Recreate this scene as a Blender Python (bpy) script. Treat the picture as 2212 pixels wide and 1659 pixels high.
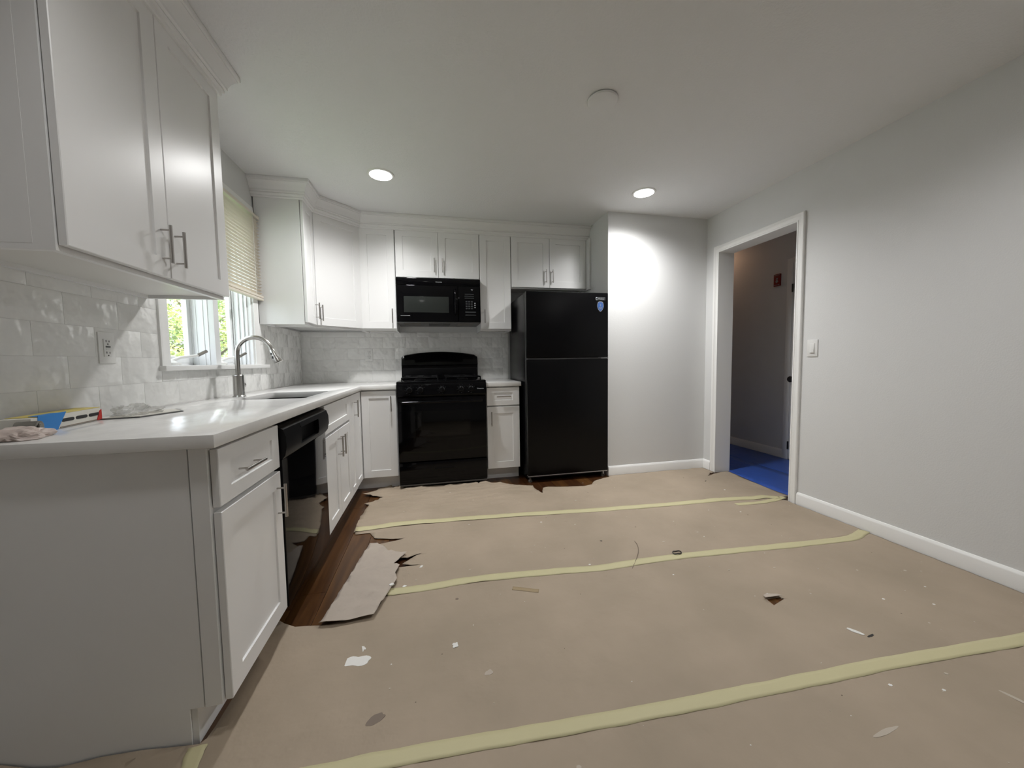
import bpy, bmesh, math, random
from mathutils import Vector, Matrix, noise
from mathutils.geometry import tessellate_polygon
random.seed(7)
S = 0.0254                      # everything below is written in inches
D2R = math.pi / 180
for o in list(bpy.data.objects): bpy.data.objects.remove(o)
scn = bpy.context.scene
COL = scn.collection

# ------------------------------------------------------------------ camera
cam_d = bpy.data.cameras.new('camera'); cam = bpy.data.objects.new('camera', cam_d); COL.objects.link(cam)
yaw, pitch, roll, F = 0.2115, -0.0619, -0.0147, 792.61
fw = Vector((math.sin(yaw)*math.cos(pitch), math.cos(yaw)*math.cos(pitch), math.sin(pitch)))
r0 = Vector((math.cos(yaw), -math.sin(yaw), 0)); u0 = r0.cross(fw)
rr = r0*math.cos(roll) + u0*math.sin(roll); uu = -r0*math.sin(roll) + u0*math.cos(roll)
M = Matrix((rr, uu, -fw)).transposed().to_4x4()
M.translation = Vector((48.05, -150.88, 42.23))*S
cam.matrix_world = M
cam_d.sensor_fit = 'HORIZONTAL'; cam_d.sensor_width = 36; cam_d.lens = 36*F/2212
cam_d.clip_start = 0.02
scn.camera = cam
scn.view_settings.view_transform = 'Standard'; scn.view_settings.look = 'None'
scn.view_settings.gamma = 1; scn.view_settings.use_curve_mapping = False
scn.view_settings.exposure = 0.14

# ------------------------------------------------------------------ light
LAMP = 118.0      # watts of each recessed ceiling light
world = bpy.data.worlds.new('sky'); scn.world = world; world.use_nodes = True
wn = world.node_tree.nodes; wl = world.node_tree.links; wn.clear()
wo = wn.new('ShaderNodeOutputWorld'); wb = wn.new('ShaderNodeBackground'); sk = wn.new('ShaderNodeTexSky')
sk.sky_type = 'HOSEK_WILKIE'; sk.turbidity = 6; sk.ground_albedo = 0.4
sk.sun_direction = (0.5, -0.5, 0.7)
mxw = wn.new('ShaderNodeMix'); mxw.data_type = 'RGBA'; mxw.inputs[0].default_value = 0.75
mxw.inputs[7].default_value = (0.80, 0.86, 0.92, 1)
wl.new(sk.outputs[0], mxw.inputs[6]); wl.new(mxw.outputs[2], wb.inputs[0]); wb.inputs[1].default_value = 5.0
wl.new(wb.outputs[0], wo.inputs[0])
sun_d = bpy.data.lights.new('sun', 'SUN'); sun_d.energy = 12; sun_d.angle = 0.02; sun_d.color = (1, .96, .86)
sun = bpy.data.objects.new('sun', sun_d); COL.objects.link(sun)
sun.rotation_euler = Vector((0.5, -0.5, 0.75)).to_track_quat('Z', 'Y').to_euler()

# ------------------------------------------------------------------ materials
MATS = {}
def mat(name, col, rough=.5, metal=0, bump=None, var=None, coat=0, emit=None, spec=None, alpha=None):
    """bump=(scale, strength, distance, detail); var=(scale, colour2, contrast)"""
    m = bpy.data.materials.new(name); m.use_nodes = True
    n = m.node_tree.nodes; l = m.node_tree.links; b = n['Principled BSDF']
    b.inputs['Base Color'].default_value = (*col, 1); b.inputs['Roughness'].default_value = rough
    b.inputs['Metallic'].default_value = metal
    if coat: b.inputs['Coat Weight'].default_value = coat; b.inputs['Coat Roughness'].default_value = .08
    if spec is not None: b.inputs['Specular IOR Level'].default_value = spec
    if emit: b.inputs['Emission Color'].default_value = (*emit[0], 1); b.inputs['Emission Strength'].default_value = emit[1]
    g = None
    if bump or var:
        g = n.new('ShaderNodeNewGeometry')
    if bump:
        t = n.new('ShaderNodeTexNoise'); t.inputs['Scale'].default_value = bump[0]
        t.inputs['Detail'].default_value = bump[3] if len(bump) > 3 else 2
        l.new(g.outputs['Position'], t.inputs['Vector'])
        bp = n.new('ShaderNodeBump'); bp.inputs['Strength'].default_value = bump[1]; bp.inputs['Distance'].default_value = bump[2]
        l.new(t.outputs['Fac'], bp.inputs['Height']); l.new(bp.outputs['Normal'], b.inputs['Normal'])
    if var:
        t = n.new('ShaderNodeTexNoise'); t.inputs['Scale'].default_value = var[0]; t.inputs['Detail'].default_value = 5
        l.new(g.outputs['Position'], t.inputs['Vector'])
        r = n.new('ShaderNodeValToRGB'); r.color_ramp.elements[0].position = .5-var[2]; r.color_ramp.elements[1].position = .5+var[2]
        r.color_ramp.elements[0].color = (*col, 1); r.color_ramp.elements[1].color = (*var[1], 1)
        l.new(t.outputs['Fac'], r.inputs[0]); l.new(r.outputs[0], b.inputs['Base Color'])
    MATS[name] = m
    return m
mat('wall_paint', (.72, .725, .72), .55, bump=(160, .25, .002))
mat('ceiling_paint', (.79, .795, .80), .8, bump=(90, .5, .004, 3))
mat('trim_paint', (.88, .88, .865), .3)
mat('cabinet_white', (.83, .83, .825), .33, bump=(20, .04, .002))
mat('cabinet_inside', (.74, .73, .70), .45)
mat('quartz', (.82, .815, .80), .15, bump=(14, .35, .004, 2), var=(9, (.74, .735, .72), .2))
mat('tile_glaze', (.84, .84, .82), .06, bump=(20, 1, .009, 1.5), coat=.3)
mat('grout', (.66, .655, .64), .8)
mat('grout_tile', (.77, .765, .75), .6)
mat('black_gloss', (.002, .002, .0025), .06, spec=.2)
mat('black_satin', (.0025, .0025, .003), .36, spec=.16)
mat('black_textured', (.0025, .0025, .003), .24, bump=(300, .5, .0008), spec=.18)
mat('black_dull', (.008, .008, .009), .5)
mat('black_glass', (.012, .013, .013), .04)
mat('oven_glass', (.003, .003, .003), .06, spec=.25)
mat('grey_plastic', (.10, .10, .10), .4)
mat('microwave_window', (.022, .025, .023), .12, spec=.3)
mat('print_grey', (.32, .33, .34), .4)
mat('print_dim', (.035, .038, .04), .4)
mat('white_plastic', (.78, .78, .76), .3)
mat('dark_slot', (.02, .02, .02), .6)
mat('nickel', (.46, .44, .42), .3, metal=1)
mat('faucet_steel', (.50, .49, .47), .24, metal=1)
mat('sink_steel', (.012, .011, .012), .4, spec=.3)
mat('chrome', (.8, .8, .8), .08, metal=1)
mat('lamp_glow', (1, 1, 1), .5, emit=((1, .985, .96), 14))
mat('hall_glow', (1, 1, 1), .5, emit=((1, .6, .36), 3.2))
mat('vinyl_white', (.82, .83, .83), .35)
mat('blind_slat', (.84, .79, .70), .45)
_m = MATS['blind_slat']; _n = _m.node_tree.nodes; _l = _m.node_tree.links
_t = _n.new('ShaderNodeBsdfTranslucent'); _t.inputs[0].default_value = (.85, .78, .68, 1); _x = _n.new('ShaderNodeMixShader'); _x.inputs[0].default_value = .25
_l.new(_n['Principled BSDF'].outputs[0], _x.inputs[1]); _l.new(_t.outputs[0], _x.inputs[2]); _l.new(_x.outputs[0], _n['Material Output'].inputs[0])
mat('blue_tape', (.02, .20, .55), .5)
mat('red_plastic', (.22, .012, .01), .4)
mat('red_bright', (.5, .02, .015), .4)
mat('sticker_blue', (.05, .12, .34), .3)
mat('silver', (.45, .46, .48), .3, metal=.7)
mat('carton_white', (.66, .64, .58), .6)
mat('carton_yellow', (.62, .52, .16), .6)
mat('pink_bag', (.55, .46, .42), .35)
mat('grey_metal', (.25, .24, .22), .35, metal=.8)
mat('paper_brown', (.40, .322, .242), .72, bump=(9, .6, .014, 4), var=(2.6, (.333, .27, .199), .2))
mat('paper_back', (.46, .395, .335), .7, bump=(11, .5, .012, 3))
mat('tape_tan', (.55, .505, .30), .6, bump=(60, .2, .001))
mat('tape_brown', (.33, .25, .145), .5)
mat('paint_white', (.78, .77, .74), .35)
mat('paint_faint', (.48, .42, .35), .5)
mat('stain_brown', (.19, .145, .11), .6)
mat('rubber_black', (.012, .01, .01), .5)
mat('blue_film', (.03, .085, .36), .33, bump=(14, .4, .006))
mat('blue_film_dark', (.022, .04, .115), .35, bump=(14, .4, .006))
mat('bark', (.10, .08, .06), .8)
mat('leaf_light', (.50, .56, .20), .5); mat('leaf_mid', (.28, .38, .17), .5)
mat('lawn', (.12, .2, .06), .9)
mat('siding', (.75, .77, .78), .6)
mat('roof_shingle', (.12, .12, .12), .9)

def wood(name, tint):
    m = mat(name, tint, .28)
    n = m.node_tree.nodes; l = m.node_tree.links; b = n['Principled BSDF']
    g = n.new('ShaderNodeNewGeometry'); mp = n.new('ShaderNodeMapping'); mp.inputs['Scale'].default_value = (26, 1.6, 26)
    t = n.new('ShaderNodeTexNoise'); t.inputs['Scale'].default_value = 1.6; t.inputs['Detail'].default_value = 6; t.inputs['Distortion'].default_value = .6
    l.new(g.outputs['Position'], mp.inputs[0]); l.new(mp.outputs[0], t.inputs['Vector'])
    r = n.new('ShaderNodeValToRGB'); e = r.color_ramp.elements
    e[0].position = .32; e[1].position = .72
    e[0].color = (tint[0]*.45, tint[1]*.4, tint[2]*.4, 1); e[1].color = (*tint, 1)
    l.new(t.outputs['Fac'], r.inputs[0]); l.new(r.outputs[0], b.inputs['Base Color'])
    return m
WOODS = [wood('floor_wood_a', (.095, .040, .012)), wood('floor_wood_b', (.07, .027, .009)), wood('floor_wood_c', (.13, .058, .017))]

m = mat('window_glass', (1, 1, 1), 0)
n = m.node_tree.nodes; l = m.node_tree.links
n.remove(n['Principled BSDF']); tr = n.new('ShaderNodeBsdfTransparent'); gl = n.new('ShaderNodeBsdfGlossy'); gl.inputs['Roughness'].default_value = .02
mx = n.new('ShaderNodeMixShader'); mx.inputs[0].default_value = .05
l.new(tr.outputs[0], mx.inputs[1]); l.new(gl.outputs[0], mx.inputs[2])
l.new(mx.outputs[0], n['Material Output'].inputs[0])
m = mat('clear_plastic', (1, 1, 1), 0)
n = m.node_tree.nodes; l = m.node_tree.links
n.remove(n['Principled BSDF']); tr = n.new('ShaderNodeBsdfTransparent'); tr.inputs[0].default_value = (.93, .93, .92, 1)
gl = n.new('ShaderNodeBsdfPrincipled'); gl.inputs['Base Color'].default_value = (.7, .7, .69, 1); gl.inputs['Roughness'].default_value = .12
mx = n.new('ShaderNodeMixShader'); mx.inputs[0].default_value = .34
l.new(tr.outputs[0], mx.inputs[1]); l.new(gl.outputs[0], mx.inputs[2]); l.new(mx.outputs[0], n['Material Output'].inputs[0])

# ------------------------------------------------------------------ mesh helpers
class MB:
    def __init__(s): s.bm = bmesh.new(); s.mats = []
    def mi(s, m):
        if m not in s.mats: s.mats.append(m)
        return s.mats.index(m)
    def _tag(s, before, m):
        i = s.mi(m)
        for f in s.bm.faces:
            if f.index == -1 or f not in before: f.material_index = i
    def face(s, pts, m=None):
        vs = [s.bm.verts.new(p) for p in pts]
        f = s.bm.faces.new(vs)
        if m: f.material_index = s.mi(m)
        return f
    def box(s, x0, x1, y0, y1, z0, z1, bev=0, m=None):
        x0, x1 = sorted((x0, x1)); y0, y1 = sorted((y0, y1)); z0, z1 = sorted((z0, z1))
        b = bmesh.new()
        vs = [b.verts.new((x, y, z)) for x in (x0, x1) for y in (y0, y1) for z in (z0, z1)]
        for q in ((0, 1, 3, 2), (4, 6, 7, 5), (0, 4, 5, 1), (2, 3, 7, 6), (0, 2, 6, 4), (1, 5, 7, 3)):
            b.faces.new([vs[i] for i in q])
        if bev: bmesh.ops.bevel(b, geom=list(b.edges), offset=bev, segments=2, affect='EDGES', profile=.6)
        s.merge(b, m); return s
    def merge(s, b, m=None, mtx=None):
        i = s.mi(m) if m else 0
        b.verts.index_update(); mp = {}
        for v in b.verts: mp[v.index] = s.bm.verts.new(mtx @ v.co if mtx else v.co)
        for f in b.faces:
            try:
                g = s.bm.faces.new([mp[v.index] for v in f.verts]); g.material_index = i if m else f.material_index
            except ValueError: pass
        b.free()
    def prism(s, pts, z0, z1, ax='z', bev=0, m=None):
        """pts in the plane perpendicular to ax: z->(x,y), y->(x,z), x->(y,z)"""
        def P(p, h): return {'z': (p[0], p[1], h), 'y': (p[0], h, p[1]), 'x': (h, p[0], p[1])}[ax]
        b = bmesh.new()
        lo = [b.verts.new(P(p, z0)) for p in pts]; hi = [b.verts.new(P(p, z1)) for p in pts]
        b.faces.new(lo); b.faces.new(hi); n = len(pts)
        for i in range(n): b.faces.new((lo[i], lo[(i+1) % n], hi[(i+1) % n], hi[i]))
        bmesh.ops.recalc_face_normals(b, faces=b.faces)
        if bev: bmesh.ops.bevel(b, geom=list(b.edges), offset=bev, segments=2, affect='EDGES', profile=.6)
        s.merge(b, m); return s
    def tube(s, pts, r, seg=12, m=None, caps=True, rs=None):
        pts = [Vector(p) for p in pts]; b = bmesh.new(); rings = []
        t0 = (pts[1]-pts[0]).normalized(); a = Vector((0, 0, 1)) if abs(t0.z) < .9 else Vector((1, 0, 0))
        nx = t0.cross(a).normalized()
        for i, p in enumerate(pts):
            t = (pts[min(i+1, len(pts)-1)] - pts[max(i-1, 0)]).normalized()
            nx = (nx - t*nx.dot(t)).normalized(); ny = t.cross(nx)
            R = rs[i] if rs else r
            rings.append([b.verts.new(p + (nx*math.cos(k*2*math.pi/seg) + ny*math.sin(k*2*math.pi/seg))*R) for k in range(seg)])
        for i in range(len(rings)-1):
            for k in range(seg): b.faces.new((rings[i][k], rings[i][(k+1) % seg], rings[i+1][(k+1) % seg], rings[i+1][k]))
        if caps: b.faces.new(rings[0][::-1]); b.faces.new(rings[-1])
        s.merge(b, m); return s
    def lathe(s, prof, c, ax='z', seg=32, m=None):
        """prof: (r, h) from c along ax"""
        b = bmesh.new(); rings = []
        for r, h in prof:
            ring = []
            for k in range(seg):
                u, v = r*math.cos(2*math.pi*k/seg), r*math.sin(2*math.pi*k/seg)
                p = {'z': (u, v, h), 'y': (u, h, v), 'x': (h, u, v)}[ax]
                ring.append(b.verts.new((c[0]+p[0], c[1]+p[1], c[2]+p[2])))
            rings.append(ring)
        for i in range(len(rings)-1):
            for k in range(seg): b.faces.new((rings[i][k], rings[i][(k+1) % seg], rings[i+1][(k+1) % seg], rings[i+1][k]))
        b.faces.new(rings[0][::-1]); b.faces.new(rings[-1])
        bmesh.ops.recalc_face_normals(b, faces=b.faces)
        s.merge(b, m); return s
    def build(s, name, mt=None, parent=None, loc=(0, 0, 0), rot=0, smooth=35, label=None, recalc=False):
        if recalc: bmesh.ops.recalc_face_normals(s.bm, faces=s.bm.faces)
        me = bpy.data.meshes.new(name)
        for v in s.bm.verts: v.co *= S
        s.bm.to_mesh(me); s.bm.free()
        for mm in (s.mats or [mt]): me.materials.append(MATS[mm])
        if smooth and len(me.polygons):
            me.polygons.foreach_set('use_smooth', [True]*len(me.polygons)); me.set_sharp_from_angle(angle=smooth*D2R)
        o = bpy.data.objects.new(name, me); COL.objects.link(o)
        o.location = Vector(loc)*S; o.rotation_euler = (0, 0, rot)
        if parent: o.parent = parent
        if label: o['label'] = label
        return o

def tag(o, label=None, cat=None, group=None, kind=None):
    if label: o['label'] = label
    if cat: o['category'] = cat
    if group: o['group'] = group
    if kind: o['kind'] = kind
    return o
def empty(name, loc=(0, 0, 0), rot=0, **k):
    o = bpy.data.objects.new(name, None); COL.objects.link(o); o.location = Vector(loc)*S; o.rotation_euler = (0, 0, rot)
    o.empty_display_size = .05
    return tag(o, **k)
def struct(o): o['kind'] = 'structure'; return o
def box(name, m, x0, x1, y0, y1, z0, z1, parent=None, bev=0, **k): return MB().box(x0, x1, y0, y1, z0, z1, bev).build(name, m, parent, **k)

def offset_path(path, o, closed=False):
    """offset a 2D polyline to its right by o with mitred corners"""
    out = []; n = len(path)
    for i in range(n):
        p = Vector(path[i])
        a = Vector(path[i-1]) if (i > 0 or closed) else None
        b = Vector(path[(i+1) % n]) if (i < n-1 or closed) else None
        ns = []
        if a is not None: d = (p-a).normalized(); ns.append(Vector((d.y, -d.x)))
        if b is not None: d = (b-p).normalized(); ns.append(Vector((d.y, -d.x)))
        if len(ns) == 1: q = p + ns[0]*o
        else:
            h = (ns[0]+ns[1]); h = h/h.length; q = p + h*(o/max(.2, h.dot(ns[0])))
        out.append(q)
    return out
def sweep(mb, path, prof, fmap=lambda a, b, h: (a, b, h)):
    """prof: closed list of (offset, height)"""
    rows = []
    for o, h in prof:
        rows.append([mb.bm.verts.new(fmap(q.x, q.y, h)) for q in offset_path(path, o)])
    k = len(prof); n = len(path)
    for i in range(k):
        for j in range(n-1):
            mb.bm.faces.new((rows[i][j], rows[i][j+1], rows[(i+1) % k][j+1], rows[(i+1) % k][j]))
    mb.bm.faces.new([rows[i][0] for i in range(k)]); mb.bm.faces.new([rows[i][-1] for i in range(k)][::-1])
    bmesh.ops.recalc_face_normals(mb.bm, faces=mb.bm.faces)
    return mb

def text_mesh(name, s, size, m, parent, loc, rotm, depth=.01, extra=0):
    c = bpy.data.curves.new(name, 'FONT'); c.body = s; c.size = size*S; c.extrude = depth*S; c.offset = extra*S
    c.align_x = 'CENTER'; c.align_y = 'CENTER'; c.resolution_u = 3
    t = bpy.data.objects.new('tmp', c); COL.objects.link(t)
    me = bpy.data.meshes.new_from_object(t.evaluated_get(bpy.context.evaluated_depsgraph_get()))
    bpy.data.objects.remove(t); me.materials.clear(); me.materials.append(MATS[m])
    o = bpy.data.objects.new(name, me); COL.objects.link(o); o.parent = parent
    o.location = Vector(loc)*S; o.rotation_euler = rotm
    return o

# ------------------------------------------------------------------ room shell
CH = 93.9; XR = 149.4; YJ = -29.6; XJ = 109.3; YF = -225
w = MB()
WY0, WY1, WZ0, WZ1 = -70.7, -36.7, 42.4, 83.0          # window opening in the left wall
w.box(-6, 0, YF, WY0, -1, CH); w.box(-6, 0, WY1, 6, -1, CH); w.box(-6, 0, WY0, WY1, -1, WZ0); w.box(-6, 0, WY0, WY1, WZ1, CH)
wall_left = struct(w.build('wall_left', 'wall_paint', smooth=0))
wall_back = struct(box('wall_back', 'wall_paint', 0, XJ+.0, 0, 6, -1, CH, smooth=0))
wall_alcove = struct(box('wall_alcove', 'wall_paint', XJ, XR, YJ, 6, -1, CH, smooth=0))
DY0, DY1, DZ = -35.9, -64.7, 80.0                      # doorway in the right wall
w = MB(); w.box(XR, XR+5.6, YJ-.2, DY0+.7, -1, CH); w.box(XR, XR+5.6, DY1-.7, YF, -1, CH); w.box(XR, XR+5.6, DY0+.7, DY1-.7, DZ+.7, CH)
wall_right = struct(w.build('wall_right', 'wall_paint', smooth=0))
wall_front = struct(box('wall_front', 'wall_paint', -6, 197, YF-6, YF, -1, CH+6, smooth=0))
struct(box('ceiling', 'ceiling_paint', -6, 197, YF-6, 76, CH, CH+6, smooth=0))
floor = struct(empty('floor', (0, 0, 0)))
box('floor_base', 'grout', -6, 197, YF-6, 76, -2.6, -.8, parent=floor)
box('floor_rear', 'floor_wood_b', -0, 149.4, YF, -120.1, -.8, 0, parent=floor)
# hall behind the doorway
HX = 191
struct(box('wall_hall', 'wall_paint', HX, HX+6, -110, 70, -1, CH, smooth=0))
w = MB(); w.box(XR, HX, 70, 76, -1, CH); w.box(XR+5.6, HX, -116, -110, -1, CH); w.box(XR, XR+5.6, YJ-.2, 70, -1, CH)
struct(w.build('wall_hall_ends', 'wall_paint', smooth=0))
box('hall_floor', 'floor_wood_b', XR, HX, -110, 70, -.8, 0, parent=floor)

# wood planks of the kitchen floor: each one is a part of the floor
px = 0; k = 0
while px < 149.0:
    wd = 4.6; y = -120 + (k*37 % 31) - 30
    while y < 0:
        y1 = min(y+46+random.uniform(-6, 6), 0); ya = max(y, -120)
        if y1 - ya > 2 and not (px < 14) and not (px > 112 and ya < -140):
            MB().box(px+.03, min(px+wd, 149.3)-.03, ya+.03, y1-.03, -.8, 0, .04).build('plank', random.choice(WOODS).name, floor, smooth=0)
        y = y1
    px += wd; k += 1

# ------------------------------------------------------------------ wall tiles (parts of the walls)
TW, TH = 8.6, 4.22
box('grout_bed', 'grout_tile', .12, 79.0, -.32, 0, 35, 54.2, parent=wall_back)
def add_tile(parent, u0, u1, z0, z1, side):
    if u1-u0 < .5 or z1-z0 < .4: return
    g = .02; t = .37+random.uniform(-.004, .004); b = MB()
    if side == 'back': b.box(u0+g, u1-g, -t, -.1, z0+g, z1-g, .03)
    else: b.box(.1, t, u0+g, u1-g, z0+g, z1-g, .03)
    b.build('tile', 'tile_glaze', parent)
rows = [(35.2, 39.45), (39.45, 43.75), (43.75, 48.0), (48.0, 52.25), (52.25, 54.1)]
for ri, (z0, z1) in enumerate(rows):
    off = 12.1 if ri % 2 else 7.8
    u = off-TW*3
    while u < 79:
        add_tile(wall_back, max(u, .45), min(u+TW, 79.0), z0, z1, 'back'); u += TW
w = MB(); w.box(0, .32, -112, WY0-2.4, 35, 54.2); w.box(0, .32, WY1+3.1, 0, 35, 54.2); w.box(0, .32, WY0-2.4, WY1+3.1, 35, 41.4)
w.build('grout_bed', 'grout_tile', wall_left)
for ri, (z0, z1) in enumerate(rows):
    u = (-4.3 if ri % 2 else 0)-TW*13
    while u < 0:
        a, b = max(u, -112), min(u+TW, -.4)
        segs = [(a, b)]
        if z1 > 43.8 or (z0 < 43 and z1 > 41.4):
            segs = [(a, min(b, WY0-2.3)), (max(a, WY1+3.2), b)]
            if z0 < 41.3:
                m0, m1 = max(a, WY0-2.3), min(b, WY1+3.2)
                if m1 > m0: add_tile(wall_left, m0, m1, z0, min(z1, 41.3), 'left')
        for a2, b2 in segs:
            if b2 > a2: add_tile(wall_left, a2, b2, z0, z1, 'left')
        u += TW

# ------------------------------------------------------------------ baseboards, door trim
bprof = [(0, 0), (.55, 0), (.55, 2.9), (.42, 3.2), (.2, 3.55), (0, 3.6)]
sweep_b = sweep(MB(), [(XJ+.05, YJ), (XR, YJ), (XR, DY0+2.45)], bprof); struct(sweep_b.build('baseboard_back', 'trim_paint'))
struct(sweep(MB(), [(XR, DY1-2.45), (XR, YF)], bprof).build('baseboard_right', 'trim_paint'))
struct(sweep(MB(), [(XR+5.6+.0, YF+120), (XR+5.6, DY1-2.45)][::-1], [(0, 0), (-.55, 0), (-.55, 3.6), (0, 3.6)]).build('baseboard_hall_near', 'trim_paint'))
struct(sweep(MB(), [(HX, 70), (HX, -26.0)], bprof).build('baseboard_hall', 'trim_paint'))
# casing: profile (offset outward from opening, thickness out of the wall)
cprof = [(0, 0), (0, .42), (.35, .5), (.5, .38), (1.25, .55), (1.4, .7), (2.1, .72), (2.3, .55), (2.3, 0)]
dt = struct(empty('door_1', (0, 0, 0)))
path = [(DY1, 0), (DY1, DZ), (DY0, DZ), (DY0, 0)]
w = sweep(MB(), path, [(-o, h) for o, h in cprof], lambda a, b, h: (XR-h, a, b)); w.build('casing', 'trim_paint', dt)
w = sweep(MB(), path, [(-o, h) for o, h in cprof], lambda a, b, h: (XR+5.6+h, a, b)); w.build('casing', 'trim_paint', dt)
w = MB(); w.box(XR+.02, XR+5.58, DY0, DY0+.68, 0, DZ+.68); w.box(XR+.02, XR+5.58, DY1-.68, DY1, 0, DZ+.68); w.box(XR+.02, XR+5.58, DY1, DY0, DZ, DZ+.68)
w.build('jamb', 'trim_paint', dt, smooth=0)
# hall door at the end of the far hall wall, only its edge shows
hd = struct(empty('door_2', (0, 0, 0)))
MB().box(HX-.7, HX, -28.4, -26.0, 0, 82, .08).build('casing', 'trim_paint', hd)
MB().box(HX-.7, HX, -62, -28.4, 80, 82.3, .08).build('casing', 'trim_paint', hd)
w = MB(); w.box(HX-.5, HX-.05, -61, -28.5, .4, 80, .05); w.build('door_leaf', 'trim_paint', hd)
MB().lathe([(1.2, 0), (1.2, -.3), (.5, -.5), (.5, -1.6), (1.1, -1.9), (1.25, -2.5), (.9, -3)], (HX-.5, -30.6, 33.4), 'x', 20).build('door_knob', 'rubber_black', hd, label='black door knob')
for z in (6, 70): MB().tube([(HX-.75, -28.5, z-1.6), (HX-.75, -28.5, z+1.6)], .3).build('hinge', 'rubber_black', hd)

# ------------------------------------------------------------------ window
wn_ = struct(empty('window_1', (0, 0, 0)))
w = sweep(MB(), [(WY0, WZ0-.8), (WY0, WZ1), (WY1, WZ1), (WY1, WZ0-.8)][::-1], [(o, h) for o, h in [(0, 0), (0, .5), (.4, .58), (1.7, .58), (2.0, .7), (2.5, .66), (2.7, 0)]], lambda a, b, h: (h, a, b))
w.build('window_casing', 'trim_paint', wn_)
MB().box(-5, 1.5, WY0-3.0, WY1+6.0, WZ0-1.0, WZ0-.05, .12).build('window_sill', 'trim_paint', wn_)
w = MB(); w.box(-5.9, 0, WY0, WY0+.5, WZ0, WZ1); w.box(-5.9, 0, WY1-.5, WY1, WZ0, WZ1); w.box(-5.9, 0, WY0, WY1, WZ1-.5, WZ1); w.box(-5.9, -4.6, WY0, WY1, WZ0, WZ0+.5)
w.build('window_frame', 'vinyl_white', wn_)
my = (WY0+WY1)/2-.2
w = MB(); w.box(-5.9, -.05, my-1.0, my+1.0, WZ0, WZ1, .06)
for xx in (-1.3, -2.2, -3.6, -4.4):
    w.box(xx-.12, xx+.12, my-1.12, my+1.12, WZ0, WZ1, .04)
w.build('mullion', 'vinyl_white', wn_)
w = MB()
for xx in (-1.0, -1.9, -3.0, -4.2): w.box(xx-.12, xx+.12, WY1-.85, WY1-.5, WZ0, WZ1, .04)
w.build('jamb_groove', 'vinyl_white', wn_)
for a, b in ((WY0+.5, my-1.0), (my+1.0, WY1-.5)):
    w = MB(); sx0, sx1 = -5.5, -4.5; ww = 1.3
    w.box(sx0, sx1, a, a+ww, WZ0+.5, WZ1-.5, .08); w.box(sx0, sx1, b-ww, b, WZ0+.5, WZ1-.5, .08)
    w.box(sx0, sx1, a+ww, b-ww, WZ0+.5, WZ0+1.9, .08); w.box(sx0, sx1, a+ww, b-ww, WZ1-1.9, WZ1-.5, .08)
    sash = w.build('sash', 'vinyl_white', wn_)
    box('pane', 'window_glass', -5.05, -4.98, a+ww-.1, b-ww+.1, WZ0+1.8, WZ1-1.8, parent=sash)
    # casement crank
    cy = a+5.0
    w = MB(); w.lathe([(1.3, 0), (1.25, .5), (.8, .9), (.5, 1.0)], (-3.0, cy, WZ0), 'z', 20); w.box(-4.2, -2.2, cy-2.2, cy+2.2, WZ0, WZ0+.55, .15)
    w.tube([(-2.9, cy, WZ0+.8), (-2.2, cy+2.0, WZ0+1.6), (-1.4, cy+4.6, WZ0+1.9), (-1.0, cy+5.4, WZ0+2.1)], .32, 10)
    ck = w.build('crank_handle', 'white_plastic', wn_)
    MB().tube([(-1.0, cy+5.3, WZ0+2.05), (-.4, cy+7.4, WZ0+3.0)], .34, 10).build('crank_knob', 'grey_metal', ck, label='dark tip of the crank')

# blind
BY0, BY1 = WY0-2.6, WY1+3.6
bl = empty('window_blind', (1.2, (BY0+BY1)/2, 60.5), label='cream horizontal slat blind pulled half way down over the kitchen window', cat='blind')
L_ = (BY1-BY0)/2
MB().box(-.6, .45, -L_, L_, 22.2, 23.0, .08).build('headrail', 'blind_slat', bl)
slat_me = None
for i in range(24):
    if slat_me is None:
        w = MB(); n_ = 4
        pr = [(-.30, -.22), (-.12, -.05), (.10, .09), (.30, .15)]
        for j in range(3):
            (a0, b0), (a1, b1) = pr[j], pr[j+1]
            w.face([(a0, -L_+.2, b0), (a1, -L_+.2, b1), (a1, L_-.2, b1), (a0, L_-.2, b0)])
            w.face([(a0, -L_+.2, b0-.03), (a0, L_-.2, b0-.03), (a1, L_-.2, b1-.03), (a1, -L_+.2, b1-.03)])
        s0 = w.build('slat', 'blind_slat', bl, smooth=0); slat_me = s0.data
    else:
        s0 = bpy.data.objects.new('slat', slat_me); COL.objects.link(s0); s0.parent = bl
    s0.location = Vector((0, 0, 1.7+i*.86))*S
MB().box(-.55, .55, -L_+.1, L_-.1, .55, 1.1, .1).build('bottom_rail', 'blind_slat', bl)
MB().box(-.55, .55, -L_+.1, L_-.1, -.2, .4, .1).build('bottom_rail', 'blind_slat', bl)
for yy in (L_-4.2, 0, -L_+4.2):
    MB().tube([(.55, yy, -.1), (.55, yy, 22)], .04, 6).build('ladder_cord', 'white_plastic', bl)

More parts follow.
